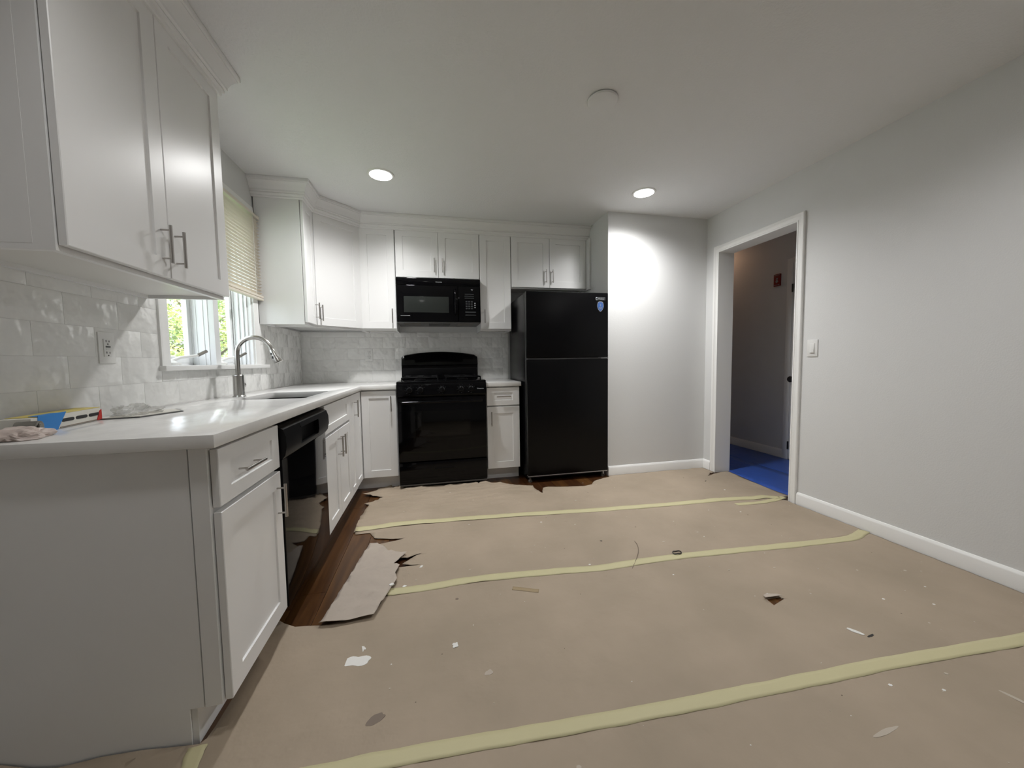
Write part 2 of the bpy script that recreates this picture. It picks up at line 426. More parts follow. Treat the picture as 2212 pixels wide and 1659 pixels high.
# ------------------------------------------------------------------ crown moulding
crown = [(0, 89.0), (.35, 89.0), (.5, 89.15), (.5, 89.6), (.75, 89.75), (.85, 90.05), (.75, 90.35), (1.15, 90.5), (1.15, 90.95), (1.3, 91.3), (1.6, 91.95), (2.0, 92.55), (2.3, 92.8), (2.3, 93.0), (2.6, 93.05), (2.65, 93.4), (2.6, 93.85), (0, 93.85)]
UF = 12.85
c1 = sweep(MB(), [(0.02, -33.2), (UF, -33.2), (UF, -24.55), (24.55, -UF), (XJ-.05, -UF)], crown).build('crown_moulding', 'cabinet_white', smooth=22)
tag(c1, 'white stepped crown moulding running round the corner above the far wall cabinets', 'crown moulding')
c2 = sweep(MB(), [(0.02, -105.3), (UF, -105.3), (UF, -75.3), (0.02, -75.3)], crown).build('crown_moulding', 'cabinet_white', smooth=22)
tag(c2, 'white crown moulding on top of the nearest wall cabinet at upper left', 'crown moulding')

# ------------------------------------------------------------------ cabinets
def shaker(name, parent, x, z, w_, h, y=0, th=.75, st=2.35, rail=None, handle=None, slim=False, m='cabinet_white', hl=5.0):
    """door in parent's local frame: hangs on plane y, front toward -y"""
    rail = rail or st; d = .24; b = bmesh.new()
    def ring(x0, x1, z0, z1, yy): return [b.verts.new(p) for p in ((x0, yy, z0), (x1, yy, z0), (x1, yy, z1), (x0, yy, z1))]
    e = .07
    back = ring(0, w_, 0, h, 0); s1 = ring(0, w_, 0, h, -th+e); s2 = ring(e, w_-e, e, h-e, -th)
    i1 = ring(st, w_-st, rail, h-rail, -th); i2 = ring(st+.07, w_-st-.07, rail+.07, h-rail-.07, -th+d)
    b.faces.new(back[::-1])
    for a, c in ((back, s1), (s1, s2), (s2, i1), (i1, i2)):
        for k in range(4): b.faces.new((a[k], a[(k+1) % 4], c[(k+1) % 4], c[k]))
    b.faces.new(i2); bmesh.ops.recalc_face_normals(b, faces=b.faces)
    o = MB(); o.merge(b); o = o.build(name, m, parent, loc=(x, y, z), smooth=20)
    if handle:
        kind, hx, hz = handle
        add_handle(o, kind, hx, -th, hz, hl)
    return o
def add_handle(o, kind, hx, y, hz, L=5.0):
    w = MB(); r = .2; so = 1.15
    if kind == 'v':
        w.tube([(hx, y-so, hz), (hx, y-so, hz+L)], r, 12)
        for q in (.62, L-.62): w.tube([(hx, y+.02, hz+q), (hx, y-so, hz+q)], .13, 8)
    else:
        w.tube([(hx, y-so, hz), (hx+L, y-so, hz)], r, 12)
        for q in (.62, L-.62): w.tube([(hx+q, y+.02, hz), (hx+q, y-so, hz)], .13, 8)
    w.build('handle', 'nickel', o)
ZB, ZT, ZD, ZDT = 53.85, 89.7, 54.5, 89.55       # wall cabinet box and door heights
def wall_cab(label, loc, rot, w_, zb, doors, dep=12.0, filler=None, door_gap=.06):
    c = empty('wall_cabinet', loc, rot, label=label, cat='cabinet')
    t = .62; h = ZT-zb; b = MB()
    b.box(.02, t, -dep, -.4, zb-loc[2], ZT-loc[2]); b.box(w_-t, w_-.02, -dep, -.4, zb-loc[2], ZT-loc[2])
    b.box(t, w_-t, -dep+.0, -.4, ZT-loc[2]-t, ZT-loc[2]); b.box(t, w_-t, -1, -.4, zb-loc[2], ZT-loc[2])
    b.box(t, w_-t, -dep+.02, -dep+.75, zb-loc[2], ZT-loc[2])
    b.build('cabinet_body', 'cabinet_white', c, smooth=0)
    MB().box(t+.01, w_-t-.01, -dep+.76, -1.01, zb-loc[2]+.55, zb-loc[2]+1.0).build('bottom_panel', 'cabinet_inside', c, smooth=0)
    for d in doors: shaker('door', c, d[0]+door_gap, d[2], d[1]-d[0]-2*door_gap, ZDT-loc[2]-d[2], y=-dep-.16, handle=d[3], st=2.5, hl=5.0)
    return c
R90 = math.pi/2
zd = ZD-ZB
# near wall cabinet, left wall
nc = wall_cab('large white two-door wall cabinet hanging nearest the camera left of the window', (0, -105.3, ZB), R90, 30.0, ZB,
         [(.1, 15.0, .55, ('v', 13.35, 1.75)), (15.0, 29.95, .55, ('v', 1.2, 1.75))])
MB().box(.0, .03, -10.2, -.6, .6, 35).build('side_panel', 'cabinet_white', nc)
# small cabinet right of window
sc = wall_cab('narrow white wall cabinet beside the window with its broad end panel showing', (0, -33.2, ZB), R90, 9.15, ZB,
         [(.1, 9.0, .65, ('v', 7.6, 1.75))])
# diagonal corner
dc = empty('wall_cabinet', (0, 0, ZB), 0, label='white diagonal corner wall cabinet with a single angled door', cat='cabinet')
w = MB(); w.prism([(.4, -.4), (24, -.4), (24, -12), (12, -24), (.4, -24)], .9, ZT-ZB); w.build('cabinet_body', 'cabinet_white', dc, smooth=0)
w = MB(); w.prism([(12.0, -24), (24, -12), (23.3, -11.5), (11.5, -23.3)], 0, .9); w.box(23.3, 24, -12, -.4, 0, .9); w.box(.4, 12, -24, -23.3, 0, .9); w.build('light_rail', 'cabinet_white', dc, smooth=0)
dp = MB(); e = empty('t', (0, 0, 0)); bpy.data.objects.remove(e)
ddoor = shaker('door', dc, .45, .65, 16.05, ZDT-ZD, handle=None, st=2.5)
ddoor.location = Vector((12.15+.3, -24.05+.3, .65))*S; ddoor.rotation_euler = (0, 0, math.pi/4)
add_handle(ddoor, 'v', 1.25, -.75, 1.3)
# back wall cabinets
wall_cab('tall narrow white wall cabinet left of the black microwave', (24.05, 0, ZB), 0, 11.85, ZB, [(.05, 11.8, .65, ('v', 10.4, 1.9))])
wall_cab('short white two-door wall cabinet directly above the microwave', (36, 0, 72.4), 0, 29.9, 72.4,
         [(.05, 15.0, .4, ('v', 13.4, 1.8)), (15.0, 29.85, .4, ('v', 1.4, 1.8))])
wall_cab('tall narrow white wall cabinet between microwave and refrigerator', (65.95, 0, ZB), 0, 11.9, ZB, [(.05, 11.85, .65, ('v', 1.5, 2.1))])
fc = wall_cab('short white two-door wall cabinet above the black refrigerator', (77.95, 0, 69.9), 0, 30.4, 69.9,
         [(.05, 15.2, .5, ('v', 13.6, 1.8)), (15.2, 30.35, .5, ('v', 1.1, 1.8))])
box('filler_strip', 'cabinet_white', 30.45, 31.25, -15.3, -.4, 0, 19.4, parent=fc)

CT, CB = 35.0, 33.55     # counter top / underside
def base_cab(label, loc, rot, w_, doors, drawers, dep=24.0, toe=True, hollow=False):
    c = empty('base_cabinet', loc, rot, label=label, cat='cabinet')
    if hollow:
        b = MB(); b.box(.02, .7, -dep, -.4, 4.4, CB-.03); b.box(w_-.7, w_-.02, -dep, -.4, 4.4, CB-.03); b.box(.7, w_-.7, -dep, -.4, 4.4, 5.1)
        b.box(.7, w_-.7, -1, -.4, 5.1, CB-.03); b.box(.7, w_-.7, -dep, -dep+.75, CB-8, CB-.03); b.box(.7, w_-.7, -dep, -dep+.75, 5.1, 6.6)
        b.build('cabinet_body', 'cabinet_white', c, smooth=0)
    else: MB().box(.02, w_-.02, -dep, -.4, 4.4, CB-.03).build('cabinet_body', 'cabinet_white', c, smooth=0)
    if toe: MB().box(.0, w_, -21.4, -20.6, .0, 4.4).build('toe_kick', 'cabinet_white', c, smooth=0)
    for d in doors: shaker('door', c, d[0]+.07, d[2], d[1]-d[0]-.14, d[3]-d[2], y=-dep-.14, handle=d[4], st=d[5] if len(d) > 5 else 2.35)
    for d in drawers: shaker('drawer', c, d[0]+.07, d[2], d[1]-d[0]-.14, d[3]-d[2], y=-dep-.14, handle=d[4], st=2.35, rail=1.75)
    return c
bc1 = base_cab('white base cabinet at the near end of the counter with one drawer over one door', (0, -105.7, 0), R90, 16.2,
         [(.05, 16.1, 4.5, 26.1, ('v', 14.4, 15.0))], [(.05, 16.1, 26.7, 33.1, ('h', 3.6, 3.1))], toe=False)
# end panel with its toe notch and applied edge stile
w = MB(); w.prism([(0.2, 0), (20.8, 0), (20.8, 4.4), (22.2, 4.4), (22.2, CB-.03), (.2, CB-.03)], -.25, -.03, 'y')
w.prism([(22.35, 4.4), (24.0, 4.4), (24.0, CB-.03), (22.35, CB-.03)], -.3, -.03, 'y')
ep = w.build('end_panel', 'cabinet_white', None, smooth=0); ep.parent = bc1; ep.rotation_euler = (0, 0, -R90)
ep.matrix_local = Matrix.Rotation(-R90, 4, 'Z')
MB().box(.0, 16.2, -21.4, -20.8, .0, 4.4).build('toe_kick', 'cabinet_white', bc1, smooth=0)
base_cab('white sink base cabinet with false drawer front and paired doors', (0, -65.5, 0), R90, 23.4,
         [(.05, 11.4, 4.5, 26.1, ('v', 9.9, 15.1)), (11.4, 23.35, 4.5, 26.1, ('v', 1.4, 15.1))], [(.05, 23.35, 26.7, 33.1, None)], hollow=True)
base_cab('very narrow full-height-door white base cabinet next to the sink base', (0, -42.1, 0), R90, 7.9,
         [(.05, 7.85, 4.5, 33.1, ('v', 6.4, 21.9), 2.1)], [])
lc = empty('base_cabinet', (0, 0, 0), 0, label='white L-shaped corner base cabinet with two doors meeting in the corner', cat='cabinet')
w = MB(); w.prism([(.4, -.4), (36, -.4), (36, -24), (24, -24), (24, -34.15), (.4, -34.15)], 4.4, CB-.03); w.build('cabinet_body', 'cabinet_white', lc, smooth=0)
w = MB(); w.box(21, 36, -21.4, -20.6, 0, 4.4); w.box(20.6, 21.4, -34.15, -21.4, 0, 4.4); w.build('toe_kick', 'cabinet_white', lc, smooth=0)
shaker('door', lc, 25.0, 4.5, 10.85, 28.6, y=-24.05, handle=('v', 9.3, 21.9), st=2.3)
d4 = shaker('door', lc, 0, 4.5, 9.0, 28.6, st=1.9); d4.location = Vector((24.05, -34.05, 4.5))*S; d4.rotation_euler = (0, 0, R90)
base_cab('slim white base cabinet between range and refrigerator with one drawer and one door', (65.95, 0, 0), 0, 11.9,
         [(.05, 11.8, 4.5, 26.4, ('v', 1.5, 15.3))], [(.05, 11.8, 26.9, 33.1, ('h', 3.4, 3.1))])

# ------------------------------------------------------------------ counters, sink, faucet
def slab(outer, hole, z0, z1, bev=.09):
    b = bmesh.new()
    tris = tessellate_polygon([[Vector((*p, 0)) for p in outer]] + ([[Vector((*p, 0)) for p in hole]] if hole else []))
    P = list(outer)+list(hole or [])
    vs = [b.verts.new((*p, z1)) for p in P]
    for t in tris:
        try: b.faces.new([vs[i] for i in t])
        except ValueError: pass
    bmesh.ops.recalc_face_normals(b, faces=b.faces)
    if b.faces[0].normal.z < 0: bmesh.ops.reverse_faces(b, faces=b.faces)
    r = bmesh.ops.extrude_face_region(b, geom=list(b.faces))
    nv = [g for g in r['geom'] if isinstance(g, bmesh.types.BMVert)]
    for v in nv: v.co.z = z0
    bmesh.ops.recalc_face_normals(b, faces=b.faces)
    bmesh.ops.dissolve_limit(b, angle_limit=.01, verts=b.verts, edges=b.edges)
    if bev:
        ed = [e for e in b.edges if len(e.link_faces) == 2 and e.calc_face_angle(0) > .5]
        bmesh.ops.bevel(b, geom=ed, offset=bev, segments=2, affect='EDGES', profile=.5)
    return b
SINK = [(6.6, -64.6), (20.8, -64.6), (20.8, -44.3), (6.6, -44.3)]
def rounded(rect, r=1.0, n=5):
    (x0, y0), (x1, y1) = rect[0], rect[2]; out = []
    for cx, cy, a0 in ((x0+r, y0+r, 180), (x1-r, y0+r, 270), (x1-r, y1-r, 0), (x0+r, y1-r, 90)):
        for k in range(n+1):
            a = (a0+90*k/n)*D2R; out.append((cx+r*math.cos(a), cy+r*math.sin(a)))
    return out
w = MB(); w.merge(slab([(.36, -107.0), (25.35, -107.0), (25.35, -25.4), (36.05, -25.4), (36.05, -.36), (.36, -.36)], rounded(SINK), CB, CT))
tag(w.build('countertop', 'quartz'), 'pale quartz L-shaped countertop holding the sink along the left wall', 'countertop')
w = MB(); w.merge(slab([(65.85, -25.4), (78.3, -25.4), (78.3, -.36), (65.85, -.36)], None, CB, CT))
tag(w.build('countertop', 'quartz'), 'small pale quartz countertop piece between range and refrigerator', 'countertop')
sk_ = empty('sink', (13.7, -54.4, 26), label='dark undermount sink basin set in the counter under the window', cat='sink')
w = MB(); t = .12
o_ = [(-7.4, -10.5), (7.4, -10.5), (7.4, 10.5), (-7.4, 10.5)]
ro = rounded(o_, 1.2); ri = rounded([(-7.2, -10.3), (7.2, -10.3), (7.2, 10.3), (-7.2, 10.3)], 1.0)
zt = CB-26-.02
n = len(ro)
A = [w.bm.verts.new((*p, zt)) for p in ro]; B = [w.bm.verts.new((*p, 0)) for p in ro]
C_ = [w.bm.verts.new((*p, zt)) for p in ri]; D_ = [w.bm.verts.new((*p, .15)) for p in ri]
for k in range(n):
    j = (k+1) % n
    w.bm.faces.new((A[k], A[j], B[j], B[k])); w.bm.faces.new((C_[j], C_[k], D_[k], D_[j])); w.bm.faces.new((A[j], A[k], C_[k], C_[j]))
w.bm.faces.new(B); w.bm.faces.new(D_)
w.build('basin', 'sink_steel', sk_, recalc=True)
MB().lathe([(1.7, .16), (1.7, .28), (1.2, .24)], (0, 0, 0), 'z', 24).build('drain', 'chrome', sk_)

fa = empty('faucet', (4.35, -55.4, CT), label='brushed steel gooseneck pull-down kitchen faucet at the sink', cat='faucet')
MB().lathe([(1.3, 0), (1.3, .12), (1.12, .35), (1.08, 4.9), (1.0, 5.0), (.55, 5.0)], (0, 0, 0), 'z', 32).build('faucet_body', 'faucet_steel', fa)
pts = [(0, 0, 4.9), (0, 0, 7), (0, 0, 9.9)]
R_ = 3.65
for k in range(1, 17):
    a = math.pi - k*(math.pi*.93)/16; pts.append((R_+R_*math.cos(a), 0, 9.9+R_*math.sin(a)))
MB().tube(pts, .5, 16).build('spout', 'faucet_steel', fa)
ex = pts[-1]; dx, dz = (pts[-1][0]-pts[-2][0], pts[-1][2]-pts[-2][2]); dl = math.hypot(dx, dz); dx, dz = dx/dl+.14, dz/dl
hp = [(ex[0]+dx*q, 0, ex[2]+dz*q) for q in (0, .1, .7, 1.6, 2.6, 3.0, 3.05)]
sh = MB().tube(hp, .5, 20, rs=[.5, .56, .58, .72, .92, .92, .8]).build('spray_head', 'faucet_steel', fa)
for q, rz in ((1.0, .16), (1.85, .3)):
    MB().box(-.1, .1, -.2, .2, -rz, rz, .05).build('button', 'rubber_black', sh, loc=(ex[0]+dx*q-.42-.14*q*.5, -.42-.08*q, ex[2]+dz*q), rot=.8)
w = MB(); w.tube([(0, .9, 2.6), (0, 2.1, 2.6)], .62, 20); w.tube([(0, 2.1, 2.6), (0, 2.35, 2.6)], .62, 20, rs=[.62, .45])
lv = w.build('lever_hub', 'faucet_steel', fa)
MB().tube([(0, 1.75, 3.1), (.0, 1.95, 5.1)], .15, 10).build('lever', 'faucet_steel', lv)

# ------------------------------------------------------------------ dishwasher
dw = empty('dishwasher', (0, -89.35, 0), R90, label='black dishwasher under the counter between two white base cabinets', cat='dishwasher')
W_ = 23.7
MB().box(.1, W_-.1, -23.6, -2, 3.5, CB-.1).build('tub', 'black_dull', dw, smooth=0)
MB().box(.1, W_-.1, -20.5, -19.5, 0, 3.5).build('toe_panel', 'black_dull', dw, smooth=0)
MB().box(.15, W_-.15, -25.0, -23.65, 4.2, 27.6, .12).build('door', 'black_gloss', dw)
# control panel: bulged prism with a recessed pocket handle
prof = [(-23.65, 27.7), (-25.1, 27.7), (-25.55, 28.3), (-25.8, 29.6), (-25.75, 31.2), (-25.4, 32.3), (-24.6, 32.75), (-23.65, 32.8)]
w = MB(); pk0, pk1 = 7.0, 16.7
w.prism(prof, .15, pk0, 'x', 0); w.prism(prof, pk1, W_-.15, 'x', 0)
w.prism([(-23.65, 27.7), (-25.1, 27.7), (-25.5, 28.2), (-25.62, 28.7), (-24.9, 28.8), (-24.9, 31.3), (-25.72, 31.5), (-25.4, 32.3), (-24.6, 32.75), (-23.65, 32.8)], pk0, pk1, 'x')
cp = w.build('control_panel', 'black_satin', dw, smooth=30)

# ------------------------------------------------------------------ range
rg = empty('gas_range', (36.25, 0, 0), label='black freestanding gas range below the microwave', cat='range')
RW_ = 29.4
MB().box(0, RW_, -25.2, -.6, 1.2, 34.9, .08).build('range_body', 'black_satin', rg)
MB().box(-.05, RW_+.05, -26.3, -.5, 34.9, 36.0, .25).build('cooktop', 'black_gloss', rg)
# bowed backguard
n = 16; arc = [(0, 36), (0.0, 44.7)]
for k in range(n+1):
    x = .5+(RW_-1.0)*k/n; arc.append((x, 45.1+1.35*math.sin(math.pi*k/n)))
arc += [(RW_, 44.7), (RW_, 36)]
w = MB(); rowsb = []; n = 24
for k in range(n+1):
    x = RW_*k/n; top = 45.0+1.4*math.sin(math.pi*k/n)**.8-(.5 if k in (0, n) else 0)
    sec = [(-.5, 36), (-3.2, 36), (-3.2, 40.9), (-3.75, 41.05), (-3.85, 41.3), (-3.75, 41.6), (-3.75+(top-.3-41.6)*.466, top-.3), (-1.35, top), (-.5, top)]
    rowsb.append([w.bm.verts.new((x, a, b)) for a, b in sec])
for k in range(n):
    for j in range(9): w.bm.faces.new((rowsb[k][j], rowsb[k+1][j], rowsb[k+1][(j+1) % 9], rowsb[k][(j+1) % 9]))
w.bm.faces.new(rowsb[0]); w.bm.faces.new(rowsb[-1])
bg = w.build('backguard', 'black_gloss', rg, recalc=True)
w = MB(); w.box(.4, RW_-.4, -3.7, -2.9, 36, 40.0, .2); w.build('vent_panel', 'black_satin', bg)
# control panel, tilted
w = MB(); w.prism([(-25.2, 31.1), (-27.0, 31.1), (-27.1, 31.6), (-26.5, 34.9), (-26.2, 35.5), (-25.2, 35.5)], 0.0, RW_, 'x', .07)
cpn = w.build('control_panel', 'black_gloss', rg)
def panel_pt(z): return -27.1+(z-31.6)*(.6/3.3)
for kx in (4.1, 7.6, 14.6, 20.9, 24.2):
    w = MB(); zc = 33.3; yc = panel_pt(zc)
    w.lathe([(1.05, 0), (1.05, -.25), (.85, -.35), (.78, -1.0), (.6, -1.15)], (0, 0, 0), 'y', 22)
    w.box(-.16, .16, -1.3, -.9, -.8, .8, .08)
    kn = w.build('knob', 'black_satin', rg, loc=(kx, yc, zc))
    for a in range(-60, 200, 40):
        MB().box(-.13, .13, -.03, .03, -.06, .06).build('dial_mark', 'print_dim', kn, loc=(1.35*math.cos((a+90)*D2R), -.02+1.35*math.sin((a+90)*D2R)*.18, 1.35*math.sin((a+90)*D2R)))
text_mesh('logo', 'Hotpoint', .62, 'print_grey', rg, (27.4, panel_pt(33.2)-.06, 33.2), (R90-.18, 0, 0))
# oven door
od = MB().box(.1, RW_-.1, -27.0, -25.25, 9.5, 30.7, .25).build('oven_door', 'black_gloss', rg)
MB().box(5.6, RW_-5.6, -27.06, -26.9, 17.6, 26.2, .03).build('oven_window', 'oven_glass', od)
w = MB(); w.tube([(1.6, -28.6, 29.3), (RW_-1.6, -28.6, 29.3)], .42, 16); w.tube([(2.2, -27, 29.3), (2.2, -28.6, 29.3)], .34, 10); w.tube([(RW_-2.2, -27, 29.3), (RW_-2.2, -28.6, 29.3)], .34, 10)
w.build('oven_handle', 'black_gloss', od)
dr = MB().box(.1, RW_-.1, -26.8, -25.25, 2.0, 9.1, .2).build('storage_drawer', 'black_gloss', rg)
MB().box(11.5, 18, -26.95, -26.7, 6.4, 7.0, .08).build('drawer_pull', 'black_satin', dr)
MB().box(.2, RW_-.2, -26.4, -25.25, 1.2, 1.7, .05).build('bottom_trim', 'grey_plastic', rg, label='thin grey strip along the bottom')
for fx in (1.5, RW_-1.5):
    for fy in (-3, -24): MB().lathe([(.7, 0), (.7, .6), (.4, .7), (.4, 1.25)], (fx, fy, 0), 'z', 12).build('foot', 'grey_plastic', rg)
for gx in (7.4, 22.0):
    w = MB(); hw = 5.9
    zt = 37.1; y0, y1 = -23.3, -4.9
    for a, b_ in (((gx-hw, y0), (gx+hw, y0)), ((gx+hw, y0), (gx+hw, y1)), ((gx+hw, y1), (gx-hw, y1)), ((gx-hw, y1), (gx-hw, y0)), ((gx-hw, (y0+y1)/2), (gx+hw, (y0+y1)/2))):
        w.tube([(*a, zt), (*b_, zt)], .2, 8)
    for cy in (-18.6, -9.4):
        for k in range(4):
            a = k*R90+R90/2
            w.tube([(gx+1.4*math.cos(a), cy+1.4*math.sin(a), zt+.1), (gx+5.4*math.cos(a)*1.0, cy+4.4*math.sin(a), zt)], .18, 8)
    for a in ((gx-hw, y0), (gx+hw, y0), (gx+hw, y1), (gx-hw, y1)): w.tube([(*a, 36.0), (*a, zt)], .22, 8)
    w.build('grate', 'black_satin', rg)
    for cy in (-18.6, -9.4):
        MB().lathe([(2.0, 0), (2.0, .3), (1.6, .5), (1.6, .75), (1.1, .85)], (gx, cy, 36.0), 'z', 24).build('burner', 'black_satin', rg)

# ------------------------------------------------------------------ microwave
mw = empty('microwave', (36.1, 0, 56.4), label='black over-the-range microwave under the short wall cabinet', cat='microwave')
MW, MH = 29.7, 15.75
MB().box(0, MW, -14.2, -.5, .3, MH-.02, .06).build('microwave_body', 'black_satin', mw)
d_ = MB().box(.05, 21.5, -15.6, -14.25, .35, MH-2.6, .2).build('microwave_door', 'black_gloss', mw)
MB().box(2.6, 18.2, -15.66, -15.5, 3.6, 9.2, .03).build('door_window', 'microwave_window', d_)
MB().box(1.4, 4.6, -15.66, -15.55, 2.35, 2.5).build('badge_strip', 'print_grey', d_)
MB().box(.05, MW-.05, -15.6, -14.25, MH-2.55, MH-.1, .2).build('vent_fascia', 'black_gloss', mw)
text_mesh('logo', 'Hotpoint', .6, 'print_grey', mw, (14.8, -15.62, MH-1.35), (R90, 0, 0))
w = MB()
hp = [(20.5, -15.6, 3.0), (20.5, -16.6, 3.6), (20.5, -17.1, 6.5), (20.5, -16.6, 11.2), (20.5, -15.6, 11.9)]
w.tube(hp, .35, 12); w.build('door_handle', 'black_gloss', mw)
kp = MB().box(21.6, MW-.05, -15.6, -14.25, .35, MH-2.6, .15).build('key_panel', 'black_gloss', mw)
for k, (z0, ww) in enumerate(((10.2, 3.2), (9.5, 3.4), (8.8, 3.4))): MB().box(25.6-ww/2, 25.6+ww/2, -15.64, -15.58, z0, z0+.28).build('key_row', 'print_dim', kp)
for r_ in range(4):
    for c_ in range(3): MB().box(24.2+c_*.95, 24.9+c_*.95, -15.64, -15.58, 5.0+r_*.8, 5.5+r_*.8).build('key', 'print_dim', kp)
for r_ in range(3): MB().box(27.4, 27.8, -15.64, -15.58, 5.4+r_*.75, 5.8+r_*.75).build('key', 'print_grey', kp)
MB().box(24, 27.9, -15.64, -15.58, 3.7, 4.1).build('key_row', 'print_dim', kp); MB().box(24, 27.9, -15.64, -15.58, 2.7, 3.0).build('key_row', 'print_dim', kp)
w = MB(); w.prism([(26.1, 12.1), (26.8, 11.6), (26.75, 12.0), (27.1, 12.1)][::-1], -15.64, -15.58, 'y'); w.build('display_mark', 'print_grey', kp)
ub = MB().box(.1, MW-.1, -15.3, -.6, 0, .3, .05).build('underside_plate', 'grey_plastic', mw)
for a, b_ in ((2.2, 8.2), (MW-8.2, MW-2.2)):
    w = MB()
    for k in range(7): w.box(a, b_, -13.6+k*1.3, -13.0+k*1.3, -.12, -.01)
    w.build('vent_filter', 'grey_metal', mw)
MB().box(11, 18.7, -12, -3, -.1, -.01).build('lamp_cover', 'black_satin', mw)

# ------------------------------------------------------------------ refrigerator
fg = empty('refrigerator', (79.15, 0, 0), label='tall black top-freezer refrigerator in the alcove', cat='refrigerator')
FW = 29.75
MB().box(.05, FW-.05, -27.5, -2.5, 1.2, 65.4, .12).build('cabinet_shell', 'black_textured', fg)
MB().box(.15, FW-.15, -27.9, -27.4, 2.6, 65.2).build('door_gasket', 'grey_plastic', fg, smooth=0)
fz = MB().box(0, FW, -30.6, -27.95, 43.25, 65.65, .35).build('freezer_door', 'black_textured', fg)
fd = MB().box(0, FW, -30.6, -27.95, 2.5, 42.75, .35).build('fridge_door', 'black_textured', fg)
MB().box(.4, FW-.4, -30.2, -28.2, 42.4, 43.1, .05).build('door_cap', 'grey_plastic', fg)
MB().box(.2, FW-.2, -30.4, -28.1, 2.15, 2.5, .05).build('door_trim', 'silver', fd, label='thin silver strip under the lower door')
MB().box(.5, FW-.5, -27.6, -26.4, .9, 2.1, .05).build('base_grille', 'black_dull', fg)
for fx in (1.2, FW-1.2): MB().lathe([(.75, 0), (.75, .5), (.45, .6), (.45, 1.3)], (fx, -28.6, 0), 'z', 14).build('foot', 'grey_metal', fg)
for fx in (2, FW-2): MB().lathe([(.75, 0), (.75, 1.25)], (fx, -4, 0), 'z', 14).build('foot', 'grey_metal', fg)
w = MB(); w.box(FW-2.6, FW-.1, -30.3, -27.8, 42.78, 43.2, .04); w.build('hinge', 'silver', fg)
w = MB(); w.tube([(FW-1.2, -29.2, .9), (FW-1.2, -29.2, 2.3)], .3, 10); w.build('hinge_pin', 'silver', fg)
# logo plate and shield sticker on the freezer door
lp = MB().box(24.9, 28.6, -30.68, -30.58, 63.0, 64.1, .04).build('logo_plate', 'print_dim', fz)
text_mesh('lettering', 'Midea', .95, 'silver', lp, (26.95, -30.7, 63.5), (R90, 0, 0))
w = MB(); ap = [(25.35+.42*math.cos(a*D2R), -30.71, 63.55+.42*math.sin(a*D2R)) for a in range(60, 301, 20)]
w.tube(ap, .05, 6); w.build('emblem', 'silver', lp)
def shield(s, cx=26.75, cz=60.9):
    P = []
    for x_, z_ in ((-.95, 1.45), (-.5, 1.7), (0, 1.75), (.5, 1.7), (.95, 1.45), (1.2, .6), (1.2, -.1), (.9, -.95), (.45, -1.55), (0, -1.85), (-.45, -1.55), (-.9, -.95), (-1.2, -.1), (-1.2, .6)):
        P.append((cx+x_*s, cz+z_*s))
    return P
so_ = MB().prism(shield(1.0), -30.66, -30.6, 'y').build('shield_sticker', 'silver', fz, label='blue shield-shaped sticker with silver rim', recalc=True)
MB().prism(shield(.86), -30.69, -30.6, 'y').build('shield_face', 'sticker_blue', so_, recalc=True)
w = MB(); w.prism([(26.55, 61.9), (26.75, 61.5), (26.95, 61.9), (26.86, 61.2), (26.9, 60.9), (26.6, 60.9), (26.66, 61.2)], -30.72, -30.6, 'y')
w.prism([(26.1, 60.55), (27.4, 60.55), (27.3, 60.35), (26.2, 60.35)], -30.72, -30.6, 'y'); w.prism([(26.25, 60.2), (27.25, 60.2), (27.1, 60.05), (26.4, 60.05)], -30.72, -30.6, 'y')
w.build('shield_print', 'silver', so_, recalc=True)

# ------------------------------------------------------------------ outlets, switch, sign, ceiling fittings
def outlet(name, label, loc, rot, cat='outlet', kind='duplex'):
    o = empty(name, loc, rot, label=label, cat=cat)
    MB().box(-1.4, 1.4, -.22, 0, -2.3, 2.3, .08).build('cover_plate', 'white_plastic', o)
    if kind == 'duplex':
        for dz in (-.98, .98):
            r = MB().box(-.68, .68, -.3, -.1, dz-.68, dz+.68, .15).build('receptacle', 'white_plastic', o)
            w = MB(); w.box(-.32, -.22, -.32, -.28, dz, dz+.32); w.box(.2, .3, -.32, -.28, dz, dz+.28); w.lathe([(.11, -.32), (.11, -.28)], (0, 0, dz-.3), 'y', 10)
            w.build('slot', 'dark_slot', r)
        MB().lathe([(.12, -.26), (.12, -.2)], (0, 0, 0), 'y', 10).build('screw', 'nickel', o)
    elif kind == 'gfci':
        r = MB().box(-.68, .68, -.32, -.1, -1.32, 1.32, .06).build('receptacle', 'white_plastic', o)
        w = MB()
        for dz in (-.85, .85): w.box(-.32, -.22, -.34, -.3, dz, dz+.3); w.box(.2, .3, -.34, -.3, dz, dz+.26); w.lathe([(.1, -.34), (.1, -.3)], (0, 0, dz-.28), 'y', 10)
        w.build('slot', 'dark_slot', r)
        MB().box(-.4, .4, -.38, -.3, .06, .28, .03).build('test_button', 'grey_plastic', r); MB().box(-.4, .4, -.38, -.3, -.28, -.06, .03).build('reset_button', 'white_plastic', r)
    else:
        r = MB().box(-.68, .68, -.3, -.1, -1.32, 1.32, .05).build('switch_frame', 'white_plastic', o)
        w = MB(); w.prism([(-.28, -1.22), (-.5, -1.22), (-.36, 0), (-.32, 1.22), (-.28, 1.22)], -.58, .58, 'x', .03); w.build('rocker', 'white_plastic', o, recalc=True)
    return o
outlet('wall_outlet', 'white duplex outlet on the far tiled backsplash left of the range', (24.1, -.34, 45.5), 0)
outlet('wall_outlet', 'white outlet on the left tiled wall below the nearest wall cabinet', (.34, -84.3, 45.1), R90, kind='gfci')
outlet('light_switch', 'white rocker light switch on the right wall beside the doorway', (XR, -70.0, 44.6), -R90, cat='switch', kind='switch')

